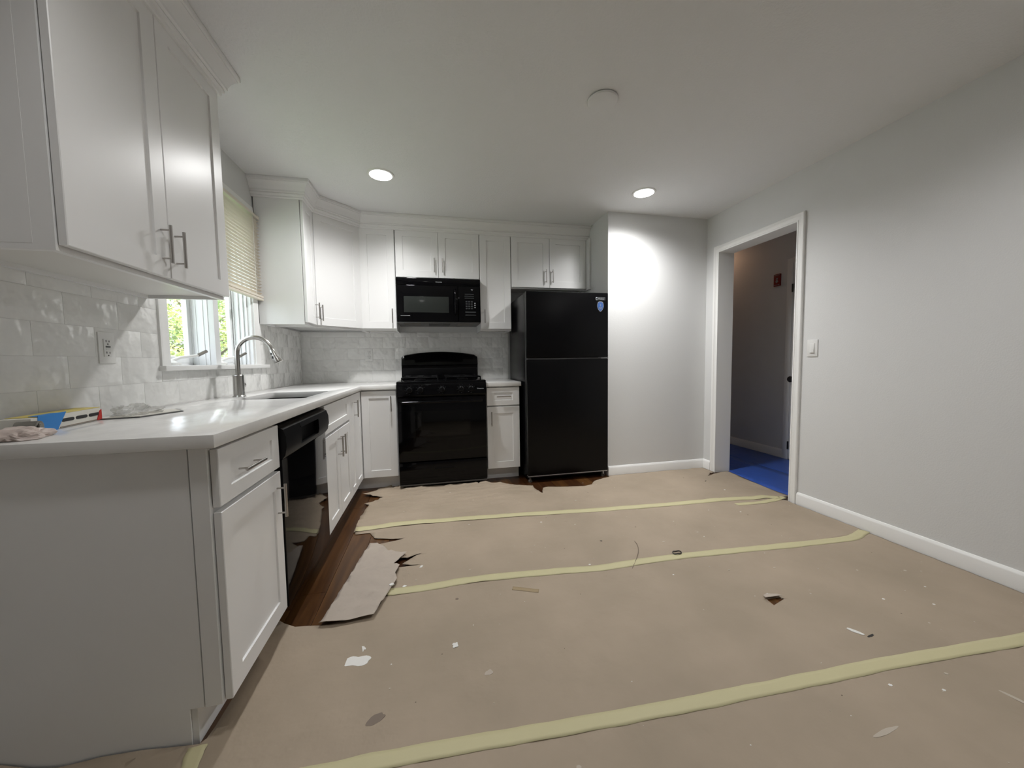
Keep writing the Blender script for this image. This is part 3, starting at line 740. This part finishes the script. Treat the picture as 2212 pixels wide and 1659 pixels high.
for x, y, lab in ((35.5, -41.7, 'bright recessed ceiling light nearer the sink corner'), (113.6, -44.9, 'bright recessed ceiling light nearer the doorway wall'),
                  (37, -120, 'recessed ceiling light overhead on the counter side, just above the picture'), (113.6, -118, 'recessed ceiling light overhead on the right, just above the picture')):
    c = empty('recessed_light', (x, y, CH), label=lab, cat='light', group='recessed ceiling lights')
    w = MB(); w.lathe([(3.0, .0), (3.0, -.22), (3.45, -.18), (3.6, 0)], (0, 0, 0), 'z', 40); w.build('trim_ring', 'white_plastic', c)
    w = MB(); w.lathe([(2.95, -.24), (2.8, -.3), (.5, -.32)], (0, 0, 0), 'z', 40); w.build('lens', 'lamp_glow', c)
    ld = bpy.data.lights.new('lamp', 'SPOT'); ld.energy = LAMP*(.85 if x < 60 else 1) if y > -100 else (LAMP*.24 if x < 60 else LAMP*.38); ld.spot_size = 158*D2R; ld.spot_blend = 1; ld.shadow_soft_size = 2.7*S; ld.color = (1, .995, .99)
    lo = bpy.data.objects.new('lamp', ld); COL.objects.link(lo); lo.parent = c; lo.location = (0, 0, -.75*S)
c = empty('smoke_detector', (82.5, -80.2, CH), label='round white ceiling disc between the two lights', cat='detector')
MB().lathe([(2.8, 0), (2.8, -.12)], (0, 0, 0), 'z', 36).build('mounting_base', 'dark_slot', c)
MB().lathe([(2.95, -.12), (3.0, -.3), (2.85, -.5), (2.3, -.62), (.3, -.65)], (0, 0, 0), 'z', 48).build('cover', 'ceiling_paint', c)

fs = empty('wall_sign', (HX, -21.3, 74.6), -R90, label='small red alarm plate with a pale arrow on the dark hallway wall', cat='sign')
pl = MB().box(-1.5, 1.5, -.6, 0, -2.5, 2.5, .1).build('plate', 'red_plastic', fs)
w = MB(); w.box(-1.3, 1.2, -.66, -.58, 1.95, 2.15); w.box(-1.3, 1.2, -.66, -.58, -2.1, -1.9)
w.prism([(-.85, -.45), (0, -1.25), (.85, -.45), (.4, -.45), (.4, .1), (-.4, .1), (-.4, -.45)], -.66, -.58, 'y')
w.prism([(-.5, .35), (.35, .35), (.5, .85), (-.3, .75)], -.66, -.58, 'y')
w.build('arrow_print', 'print_grey', pl, recalc=True)

hl = empty('ceiling_light', (181, 9, CH), label='warm ceiling lamp further down the hallway', cat='light')
MB().lathe([(5.5, 0), (5.6, -.6), (5.0, -.8)], (0, 0, 0), 'z', 30).build('lamp_base', 'white_plastic', hl)
MB().lathe([(4.8, -.8), (4.9, -1.6), (4.0, -3.0), (2.0, -3.9), (.3, -4.1)], (0, 0, 0), 'z', 30).build('globe', 'hall_glow', hl)

# ------------------------------------------------------------------ things on the counter
ang = math.atan2(-90.3+100.6, 3.2-5.0)      # runs away from the camera along the wall
bx = empty('hardware_carton', (5.2, -101.2, CT), ang, label='long white carton wrapped in blue tape lying on the counter by the wall', cat='box')
L2 = 11.4
MB().box(0, L2, .0, 2.6, 0.05, 1.75, .05).build('carton', 'carton_white', bx)
MB().box(1.0, L2, .0, 2.6, 1.76, 1.83, .02).build('yellow_flap', 'carton_yellow', bx, label='yellow top edge')
w = MB(); w.prism([(.7, .0), (3.6, .0), (5.1, 1.95), (.9, 1.95)], -.06, -.01, 'y'); w.prism([(.9, -.05), (4.9, -.05), (4.4, .9), (1.2, .9)], 1.84, 1.9); w.build('tape_band', 'blue_tape', bx, recalc=True)
for k in range(3):
    w = MB(); a0 = 4.6+k*2.35; zc = .95; P = []
    for q in range(13):
        t_ = math.pi*q/12; P.append((a0+1.5+.28*math.sin(t_), zc+.2*math.cos(t_)))
    for q in range(13):
        t_ = math.pi*q/12; P.append((a0-.0-.28*math.sin(t_)+.0, zc-.2*math.cos(t_)))
    w.prism(P, -.05, -.005, 'y'); w.build('slot', 'dark_slot', bx, recalc=True)
MB().box(4, L2-.2, -.03, 0, .12, .22).build('printed_line', 'stain_brown', bx)
w = MB(); w.prism([(L2-.9, .1), (L2+.1, .1), (L2+.1, 1.5), (L2-.3, 1.3)], -.07, -.01, 'y'); w.build('red_label', 'red_bright', bx, recalc=True)

def crumple(name, label, cat, cx, cy, z, rx, ry, rz, m, seed, amp=.35, freq=.7):
    b = bmesh.new(); bmesh.ops.create_icosphere(b, subdivisions=4, radius=1)
    for v in b.verts:
        p = v.co.copy(); q = Vector((p.x*rx, p.y*ry, p.z*rz)); nn = noise.noise(q*freq+Vector((seed, 0, 0)))+.5*abs(noise.noise(q*freq*2.3+Vector((0, seed, 0))))
        s_ = 1+amp*nn*1.6; v.co = Vector((q.x*s_, q.y*s_, max(0.02, (q.z+rz*.45)*s_)))
    w = MB(); w.merge(b); o = w.build(name, m, None, loc=(cx, cy, z), smooth=25)
    return tag(o, label, cat)
crumple('plastic_bag', 'pinkish crumpled bag at the left end of the taped carton', 'bag', 6.6, -103.6, CT, 1.7, 2.1, .75, 'pink_bag', 3)
w = MB(); w.tube([(6.2, -101.5, CT+.85), (4.6, -101.9, CT+.85)], .7, 16); w.tube([(6.25, -101.48, CT+.85), (6.35, -101.45, CT+.85)], .4, 16)
tag(w.build('metal_fitting', 'grey_metal'), 'round grey metal fitting between the pinkish bag and the carton', 'fitting')
crumple('plastic_wrap', 'crumpled clear plastic wrap on the counter at the far end of the carton', 'wrap', 4.4, -85.2, CT, 2.0, 3.0, .9, 'clear_plastic', 9, .5, .9)
w = MB(); w.prism([(3.0, -90.2), (7.2, -89.2), (9.0, -83.0), (6.0, -79.4), (3.2, -82)], .02, .14); o = w.build('instruction_sheet', 'grey_plastic', None, loc=(0, 0, CT))
tag(o, 'flat dark-edged instruction sheet lying on the counter beyond the carton', 'sheet')
w = MB(); w.prism([(3.2, -89.9), (7.0, -88.9), (8.6, -83.0), (5.9, -79.9), (3.5, -82)], .15, .2); w.build('page', 'carton_white', o)

# ------------------------------------------------------------------ floor protection paper
def sheet(name, outer, holes, z, label, m='paper_brown', amp=.12, lift=None, step=1.8, cat='paper', freq=.09, crease=.07):
    P = [Vector((*p, 0)) for p in outer]; loops = [P]+[[Vector((*p, 0)) for p in h] for h in holes]
    b = bmesh.new(); allp = [p for l_ in loops for p in l_]; vs = [b.verts.new(p) for p in allp]
    for t_ in tessellate_polygon(loops):
        try: b.faces.new([vs[i] for i in t_])
        except ValueError: pass
    xs = [p.x for p in P]; ys = [p.y for p in P]
    x = min(xs)+step
    while x < max(xs): bmesh.ops.bisect_plane(b, geom=b.verts[:]+b.edges[:]+b.faces[:], plane_co=(x, 0, 0), plane_no=(1, 0, 0)); x += step
    y = min(ys)+step
    while y < max(ys): bmesh.ops.bisect_plane(b, geom=b.verts[:]+b.edges[:]+b.faces[:], plane_co=(0, y, 0), plane_no=(0, 1, 0)); y += step
    for v in b.verts:
        q = v.co; h = noise.noise(Vector((q.x*freq, q.y*freq*1.6, z*3)))*.5+.5
        h2 = 1-abs(noise.noise(Vector((q.x*freq*1.3+7, q.y*freq*2.6, 1.3))))
        v.co.z = z+amp*(h*.6+max(0, h2-.8)*2.2)+(lift(q.x, q.y) if lift else 0)
        if crease:
            c3 = 1-abs(noise.noise(Vector((q.x*.10+q.y*.05, q.y*.42-q.x*.06, 5.1))))*2.2; c4 = 1-abs(noise.noise(Vector((q.x*.22, q.y*.5+q.x*.1, 9.7))))*2.2
            v.co.z += (crease(q.x, q.y) if callable(crease) else crease)*(max(0, c3)**3+.5*max(0, c4)**3)
    bmesh.ops.recalc_face_normals(b, faces=b.faces)
    if sum(f.normal.z for f in b.faces) < 0: bmesh.ops.reverse_faces(b, faces=b.faces)
    w = MB(); w.merge(b); o = w.build(name, m, None, smooth=60)
    md = o.modifiers.new('thickness', 'SOLIDIFY'); md.thickness = .035*S; md.offset = -1
    return tag(o, label, cat)
def jag(pts, amp, n, seed):
    """roughen a torn edge"""
    rnd = random.Random(seed); out = []
    for i in range(len(pts)-1):
        a, b = Vector(pts[i]), Vector(pts[i+1]); out.append(tuple(a))
        for k in range(1, n):
            p = a.lerp(b, k/n); out.append((p.x+rnd.uniform(-amp, amp), p.y+rnd.uniform(-amp, amp)))
    out.append(tuple(pts[-1])); return out
edgeD = [(27.7, -55.6), (27.5, -49.9), (27.9, -41.8), (28.5, -38.1), (26.9, -36.6), (30.5, -33.9), (31.6, -32.0), (25.2, -29.4), (30.4, -22.8), (33.2, -22.4), (34.0, -24.6), (35.6, -23.0), (37.5, -24.4), (50, -25.3), (61.5, -26.1), (62.3, -27.2), (63.7, -25.8), (69.8, -28.1), (73.2, -31.0), (80.0, -33.6), (79.6, -35.4), (80.9, -41.2), (82.6, -36.5), (84.6, -36.0), (92, -37.4), (96.5, -38.2), (99.5, -37.6), (100.5, -36.0), (101.9, -34.2), (105.3, -32.7), (109.2, -31.2)]
D = jag(edgeD, .12, 4, 1) + [(109.3, -30.2), (148.7, -30.2), (148.7, -36.2), (146.9, -36.9), (146.5, -36.5), (145.2, -37.9), (143.2, -39.4), (144.8, -39.0), (147.2, -37.9), (149.0, -37.3), (154.3, -36.2), (152.6, -50), (152.2, -62.4), (147.5, -62.2), (131, -59.4), (107, -58.4), (86.7, -57.2), (67.3, -55.6), (54.8, -54.9), (39.4, -54.2), (30, -54.8)]
def liftD(x, y): 
    e = max(0, (y+29.5)/5) if x > 36 else 0
    return .25*min(1, e)*(.5+.5*math.sin(x*.35)) + (.5*max(0, 1-((x-25.5)**2+(y+29.4)**2)/9))
sheet('protection_paper', D, [], .19, 'brown floor paper sheet nearest the range and refrigerator', lift=liftD, amp=.22, step=1.2, crease=lambda x, y: .5*max(0, 1-((x-48)/38)**2)*max(0, min(1, (y+54)/6))+.04)
edgeC = [(38.6, -83.2), (39.6, -78.6), (39.4, -74.7), (44.9, -74.3), (40.7, -73.7), (42.2, -72.0), (44.6, -69.5), (41.6, -71.6), (39.2, -71.2), (36.4, -66.8), (34.6, -63.2), (40.2, -61.6), (37.3, -61.3), (33.2, -59.9), (32.5, -58.4), (31.7, -56.6), (28.2, -56.5), (27.8, -53.1)]
C = jag(edgeC, .12, 4, 2) + [(39.4, -52.6), (54.8, -53.3), (67.3, -54.0), (86.7, -55.8), (107, -57.4), (131, -58.8), (146, -60.6), (147.8, -63.2), (149.0, -64.6), (148.5, -65.3), (148.7, -84.6), (143, -85.6), (124, -85.4), (102, -84.2), (80, -83.8), (64, -82.6), (50, -82.3)]
sheet('protection_paper', C, [], .11, 'brown floor paper sheet in the middle of the floor between the two far tape lines', lift=lambda x, y: .5*max(0, 1-((x-39)**2+(y+70)**2)/30))
edgeB = [(.4, -106.15), (4.2, -106.15), (6.5, -106.15), (8.9, -106.15), (12.7, -106.15), (16.6, -106.15), (20.5, -106.15), (21.6, -106.1), (22.0, -105.6), (22.1, -98), (21.9, -90), (22.2, -86.6), (23.6, -88.0), (25.6, -89.2), (29.1, -89.1), (34, -88.0), (37.6, -85.5), (38.4, -82.3)]
hole = [(103.9, -99.9), (103.7, -101.5), (106.9, -100.5), (106.5, -100.0)]
B_ = edgeB + [(50, -81.7), (64, -82.0), (80, -83.2), (102, -83.6), (124, -84.8), (143, -85.0), (148.7, -84.0), (148.7, -116.6), (132, -116.4), (111, -115.4), (86, -114.6), (62, -113.6), (40, -112.6), (.6, -111.5)]
def liftB(x, y):
    rise = [(0, 3.2), (4.2, 2.3), (6.5, 1.4), (8.9, .8), (12.7, 1.05), (16.6, .8), (20.5, .35), (23, .0), (999, 0)]
    h = 0
    for (a, ha), (b, hb) in zip(rise, rise[1:]):
        if a <= x <= b: h = ha+(hb-ha)*(x-a)/(b-a)
    f = max(0, (y+109.2)/3.05) if -109.2 < y < -105.5 else 0
    return .8*max(0, 1-((x-24)**2+(y+88)**2)/40) + h*f**2.2
sheet('protection_paper', B_, [hole], .03, 'brown floor paper sheet with a small torn hole between the nearer tape lines', lift=liftB)
A_ = [(.6, -110.6), (40, -111.8), (62, -112.8), (86, -113.8), (111, -114.6), (132, -115.6), (148.7, -115.8), (148.7, -215), (.6, -215)]
sheet('protection_paper', A_, [], .0, 'brown floor paper sheet nearest the camera beyond the widest tape line', lift=lambda x, y: .05)
FLP = [(32.7, -63.0), (30.9, -76), (29.1, -89.4), (33, -89.4), (37.4, -89.0), (38.7, -84.2), (40.2, -79.6), (39.6, -77.0), (40.3, -74.8), (39.0, -73.6), (41.4, -70.2), (40.2, -69.4), (37.2, -67.6), (35.9, -65.0), (34.4, -63.6)]
fl = sheet('paper_flap', FLP, [], .35, 'folded-back torn piece of brown paper lying beside the exposed wood floor', m='paper_back', amp=.22, step=.8, freq=.16, crease=.3,
           lift=lambda x, y: .12+.25*max(0, (x-34)/6)+.15*max(0, (-84-y)/5))
tp = sheet('paper_flap', [(103.6, -99.9), (106.9, -100.2), (106.7, -99.4), (105.2, -98.7), (104.0, -99.1)], [], .25, 'tiny torn triangle of paper lifted at the hole in the floor paper', m='paper_back', amp=.02, step=.6, lift=lambda x, y: .25*max(0, (-99-y)))

from mathutils.bvhtree import BVHTree
_dg = bpy.context.evaluated_depsgraph_get(); _bv = []; _bp = []
for _o in COL.objects:
    if _o.name.split('.')[0] in ('protection_paper', 'paper_flap'):
        if _o.name.startswith('protection'): _bp.append(len(_bv))
        _bv.append(BVHTree.FromPolygons([v.co/S for v in _o.data.vertices], [tuple(p.vertices) for p in _o.data.polygons]))
def ground(x, y, default=.2, flaps=True):
    zs = [h[0].z for h in (b.ray_cast(Vector((x, y, 8)), Vector((0, 0, -1))) for i_, b in enumerate(_bv) if flaps or i_ in _bp) if h[0] is not None]
    return max(zs) if zs else default
def strip(name, pts, wd, z, label, m='tape_tan', cat='tape', seed=0, wob=.08, amp=.0):
    rnd = random.Random(seed); P = []; n = 8
    pts = [Vector(p) for p in pts]
    for i in range(len(pts)-1):
        for k in range(n): 
            a = pts[max(i-1, 0)]; b = pts[i]; c = pts[i+1]; d = pts[min(i+2, len(pts)-1)]; t_ = k/n
            P.append(.5*((2*b)+(-a+c)*t_+(2*a-5*b+4*c-d)*t_*t_+(-a+3*b-3*c+d)*t_**3))
    P.append(pts[-1]); w = MB(); L_ = []; 
    for i, p in enumerate(P):
        d = (P[min(i+1, len(P)-1)]-P[max(i-1, 0)]).normalized(); nn = Vector((-d.y, d.x))
        o1 = wd/2+noise.noise(Vector((i*.35, seed, 0)))*wob*2; o2 = wd/2+noise.noise(Vector((i*.35, seed+9, 0)))*wob*2
        L_.append((p+nn*o1, p-nn*o2))
    K = 4; rows_ = []
    for a, b in L_:
        row = []
        for k in range(K+1):
            q = a.lerp(b, k/K); row.append(w.bm.verts.new((q.x, q.y, max(ground(q.x+u_, q.y+v_, z, False) for u_ in (-.4, 0, .4) for v_ in (-.75, -.35, 0, .35, .75))+.03)))
        rows_.append(row)
    for i in range(len(P)-1):
        for k in range(K): w.bm.faces.new((rows_[i][k], rows_[i][k+1], rows_[i+1][k+1], rows_[i+1][k]))
    if sum(f.normal.z for f in w.bm.faces) < 0: bmesh.ops.reverse_faces(w.bm, faces=w.bm.faces)
    o = w.build(name, m, None, smooth=60); md = o.modifiers.new('thickness', 'SOLIDIFY'); md.thickness = .02*S; md.offset = -1
    return tag(o, label, cat)
TWD = 1.9
strip('masking_tape', [(27.9, -54.2), (39.4, -53.4), (54.8, -54.2), (67.3, -55.0), (86.7, -57.0), (107.2, -58.5), (122.0, -59.1), (131.1, -59.5), (141.0, -60.7), (144.7, -60.7), (148.2, -62.6)], 2.3, .50, 'farthest long tan tape strip on the paper ending at the doorway', seed=1)
strip('masking_tape', [(132.2, -63.5), (139.7, -63.9), (146.0, -63.4), (149.8, -62.8)], 1.7, .46, 'short tan tape strip by the doorway just nearer than the farthest strip', seed=2)
strip('masking_tape', [(38.6, -82.4), (45.6, -82.6), (55.3, -82.1), (70.9, -83.3), (80.4, -84.2), (91.0, -84.0), (101.9, -84.3), (112.9, -85.0), (124.4, -85.8), (136.6, -86.4), (142.6, -86.3), (148.4, -84.6)], 2.05, .34, 'middle long tan tape strip on the paper reaching the right wall', seed=3)
strip('masking_tape', [(10, -112.3), (30, -112.1), (40.5, -112.2), (51.6, -112.7), (62.7, -113.3), (74.9, -113.9), (86.3, -114.2), (98.5, -114.6), (111.8, -115.0), (132.3, -116.1), (148.6, -116.9)], 1.95, .27, 'nearest and widest-looking long tan tape strip across the floor', seed=4)
strip('masking_tape', [(21.6, -106.4), (21.9, -108.5), (22.3, -112)], 1.7, .42, 'short tan tape strip at the foot of the near cabinet end panel', seed=5)
strip('tape_scrap', [(61.4, -86.5), (63.6, -87.5), (65.9, -88.5)], 1.0, .26, 'small brown tape scrap on the paper just nearer than the middle strip', m='tape_brown', seed=6, wob=.02)

def blob(name, cx, cy, rx, ry, ang, z, m, label, cat, seed, irr=.25, h=.06):
    P = []; z = ground(cx, cy)+.02
    for k in range(28):
        a = 2*math.pi*k/28; r = 1+irr*noise.noise(Vector((math.cos(a)*1.3+seed, math.sin(a)*1.3, seed*.7)))*2
        x, y = rx*r*math.cos(a), ry*r*math.sin(a); P.append((cx+x*math.cos(ang)-y*math.sin(ang), cy+x*math.sin(ang)+y*math.cos(ang)))
    return tag(MB().prism(P, z-.12, z+h).build(name, m, smooth=0, recalc=True), label, cat)
blob('paint_spill', 36.35, -97.6, 1.6, .85, -.1, .19, 'paint_white', 'white paint blob on the paper in front of the near base cabinet', 'paint', 2, .32, .03)
blob('paint_drip', 36.9, -95.6, .22, .5, .3, .2, 'paint_white', 'thin white drip beside the large white paint blob', 'paint', 5, .5)
blob('stain', 40.3, -107.3, 1.0, .55, .5, .19, 'stain_brown', 'dark oval stain on the paper near the closest tape strip', 'stain', 6, .2, .03)
blob('stain', 54.4, -103.9, .55, .4, .5, .19, 'paper_back', 'faint small smudge right of the dark oval stain', 'stain', 8, .2, .02)
blob('paint_smear', 110.1, -109.2, .95, .35, -1.05, .2, 'paint_white', 'white paint smear on the paper towards the right foreground', 'paint', 9, .2)
blob('paint_smear', 96.6, -121.8, 1.9, .25, .08, .16, 'paint_faint', 'pale curved smear near the bottom edge of the floor', 'paint', 11, .1, .02)
blob('paint_smear', 116.6, -122.2, .28, 1.1, .25, .16, 'paint_faint', 'pale streak on the paper at the far right foreground', 'paint', 12, .1, .02)
blob('debris_chip', 111.4, -110.5, .7, .16, .15, .2, 'rubber_black', 'small black chip right of the white smear', 'debris', 13, .2, .03)
blob('debris_chip', 138.2, -44.2, .55, .12, .5, .3, 'rubber_black', 'small black sliver near the left side of the doorway', 'debris', 14, .3)
blob('debris_chip', 85.2, -74.0, .35, .12, -.4, .3, 'rubber_black', 'tiny dark chip between the two far tape strips', 'debris', 15, .3)
blob('paint_splat', 50.2, -97.9, .45, .4, 0, .2, 'paint_white', 'small starry white paint splat on the open floor paper', 'paint', 16, .5)
blob('paint_splat', 39.4, -81.4, .45, .3, 0, .42, 'paint_white', 'white dab at the left end of the middle tape strip', 'paint', 17, .3)
blob('paint_splat', 41.7, -81.3, .4, .3, 0, .42, 'paint_white', 'white dab just right of the left end of the middle tape', 'paint', 18, .3)
blob('paint_splat', 44.6, -75.2, .55, .22, .8, .3, 'paint_white', 'white fleck right of the folded paper flap', 'paint', 19, .5)
w = MB(); ring = [(98.6+.95*math.cos(a*.3142), -83.0+.62*math.sin(a*.3142), .2+ground(98.6, -83)+.08*math.sin(a)) for a in range(21)]
w.tube(ring, .11, 6); tag(w.build('rubber_band', 'rubber_black'), 'small black rubber loop lying just beyond the middle tape strip', 'rubber band')
w = MB(); P = [(92.6-4.0*(1-math.cos(t_*.11))*1.2-.4*t_*.1, -76.0-t_*.62, ground(90, -76-t_*.62)+.1) for t_ in range(17)]
w.tube(P, .05, 5); tag(w.build('thread', 'stain_brown'), 'thin curved dark thread crossing the middle tape strip', 'thread')
# dust specks: nobody could count them
rnd = random.Random(4); w = MB()
for k in range(200):
    x = rnd.uniform(34, 146); y = rnd.uniform(-150, -34); r = rnd.choice((.06, .07, .09, .12, .2))*rnd.uniform(.7, 1.2)
    if 30 < x < 42 and -92 < y < -62: continue
    z = ground(x, y)+.02
    w.prism([(x+r*math.cos(a)*1.3, y+r*math.sin(a)) for a in (0, 1.2, 2.3, 3.4, 4.5, 5.5)], z-.08, z+.015, m=rnd.choice(('paint_faint', 'paint_faint', 'paint_white', 'stain_brown')))
tag(w.build('paint_specks', None, smooth=0, recalc=True), 'scattered pale and dark specks over the brown floor paper', 'specks', kind='stuff')

# hallway film
sheet('floor_film', [(154.5, -36.4), (152.8, -50), (152.3, -64.6), (155.2, -64.9), (155.2, -106), (172.5, -106), (171.6, -60), (172.2, -20), (171.0, 66), (155.2, 66), (155.2, -36.2)], [], .16, 'blue plastic floor film in the hallway nearest the doorway', m='blue_film', amp=.25, step=4)
sheet('floor_film', [(170.8, -106), (190.3, -106), (190.3, 66), (170.0, 66), (171.0, -20), (170.6, -60)], [], .02, 'blue plastic floor film along the far hallway wall', m='blue_film', amp=.12, step=4)

# ------------------------------------------------------------------ outdoors, through the window
tr = empty('tree', (-160, 240, -60), label='bright green leafy tree outside the kitchen window', cat='tree')
w = MB(); w.tube([(0, 0, 0), (4, -3, 60), (0, 2, 120), (5, 4, 190)], 7, 10, rs=[9, 7, 5, 2])
for k in range(16):
    a = k*2.4; z = 60+k*7; w.tube([(0, 0, z), (25*math.cos(a), 35*math.sin(a), z+14), (48*math.cos(a), 70*math.sin(a), z+22)], 2, 6, rs=[3, 1.6, .6])
w.build('trunk', 'bark', tr)
for nm, mm, cnt, sd in (('foliage', 'leaf_light', 15000, 1), ('foliage', 'leaf_mid', 9000, 2)):
    rnd = random.Random(sd); vs = []; fs_ = []
    cl = [(rnd.gauss(0, 26), rnd.gauss(0, 46), 75+rnd.uniform(-45, 110)) for _ in range(150)]
    for k in range(cnt):
        c_ = cl[rnd.randrange(len(cl))]; r = rnd.random()**.5*13
        th = rnd.uniform(0, 6.283); ph = math.acos(rnd.uniform(-1, 1))
        p = Vector((c_[0]+r*math.sin(ph)*math.cos(th), c_[1]+r*math.sin(ph)*math.sin(th)*1.4, c_[2]+r*.6*math.cos(ph)))
        a = Vector((rnd.gauss(0, 1), rnd.gauss(0, 1), rnd.gauss(0, .5))).normalized(); b = a.cross(Vector((rnd.gauss(0, 1), rnd.gauss(0, 1), rnd.gauss(0, 1)))).normalized()
        s_ = rnd.uniform(1.3, 2.4); i = len(vs)
        vs += [(p-a*s_)*S, (p+b*s_*.45)*S, (p+a*s_)*S, (p-b*s_*.45)*S]; fs_.append((i, i+1, i+2, i+3))
    me = bpy.data.meshes.new(nm); me.from_pydata(vs, [], fs_); me.materials.append(MATS[mm])
    o = bpy.data.objects.new(nm, me); COL.objects.link(o); o.parent = tr; o['kind'] = 'stuff'
struct(box('ground', 'lawn', -900, -8, -500, 900, -66, -60, smooth=0))
hs = empty('house', (-420, 420, -60), label='pale neighbouring house partly hidden behind the tree', cat='house')
MB().box(-120, 120, -160, 160, 0, 130).build('wall', 'siding', hs, smooth=0)
MB().prism([(-135, 130), (135, 130), (0, 210)], -170, 170, 'y').build('roof', 'roof_shingle', hs, smooth=0, recalc=True)
for k in range(3):
    f_ = MB().box(119.5, 122, -120+k*90, -86+k*90, 40, 95, .3).build('window', 'vinyl_white', hs)
    MB().box(121.5, 122.6, -117+k*90, -89+k*90, 43, 92).build('pane', 'black_glass', f_)
bpy.context.view_layer.update()
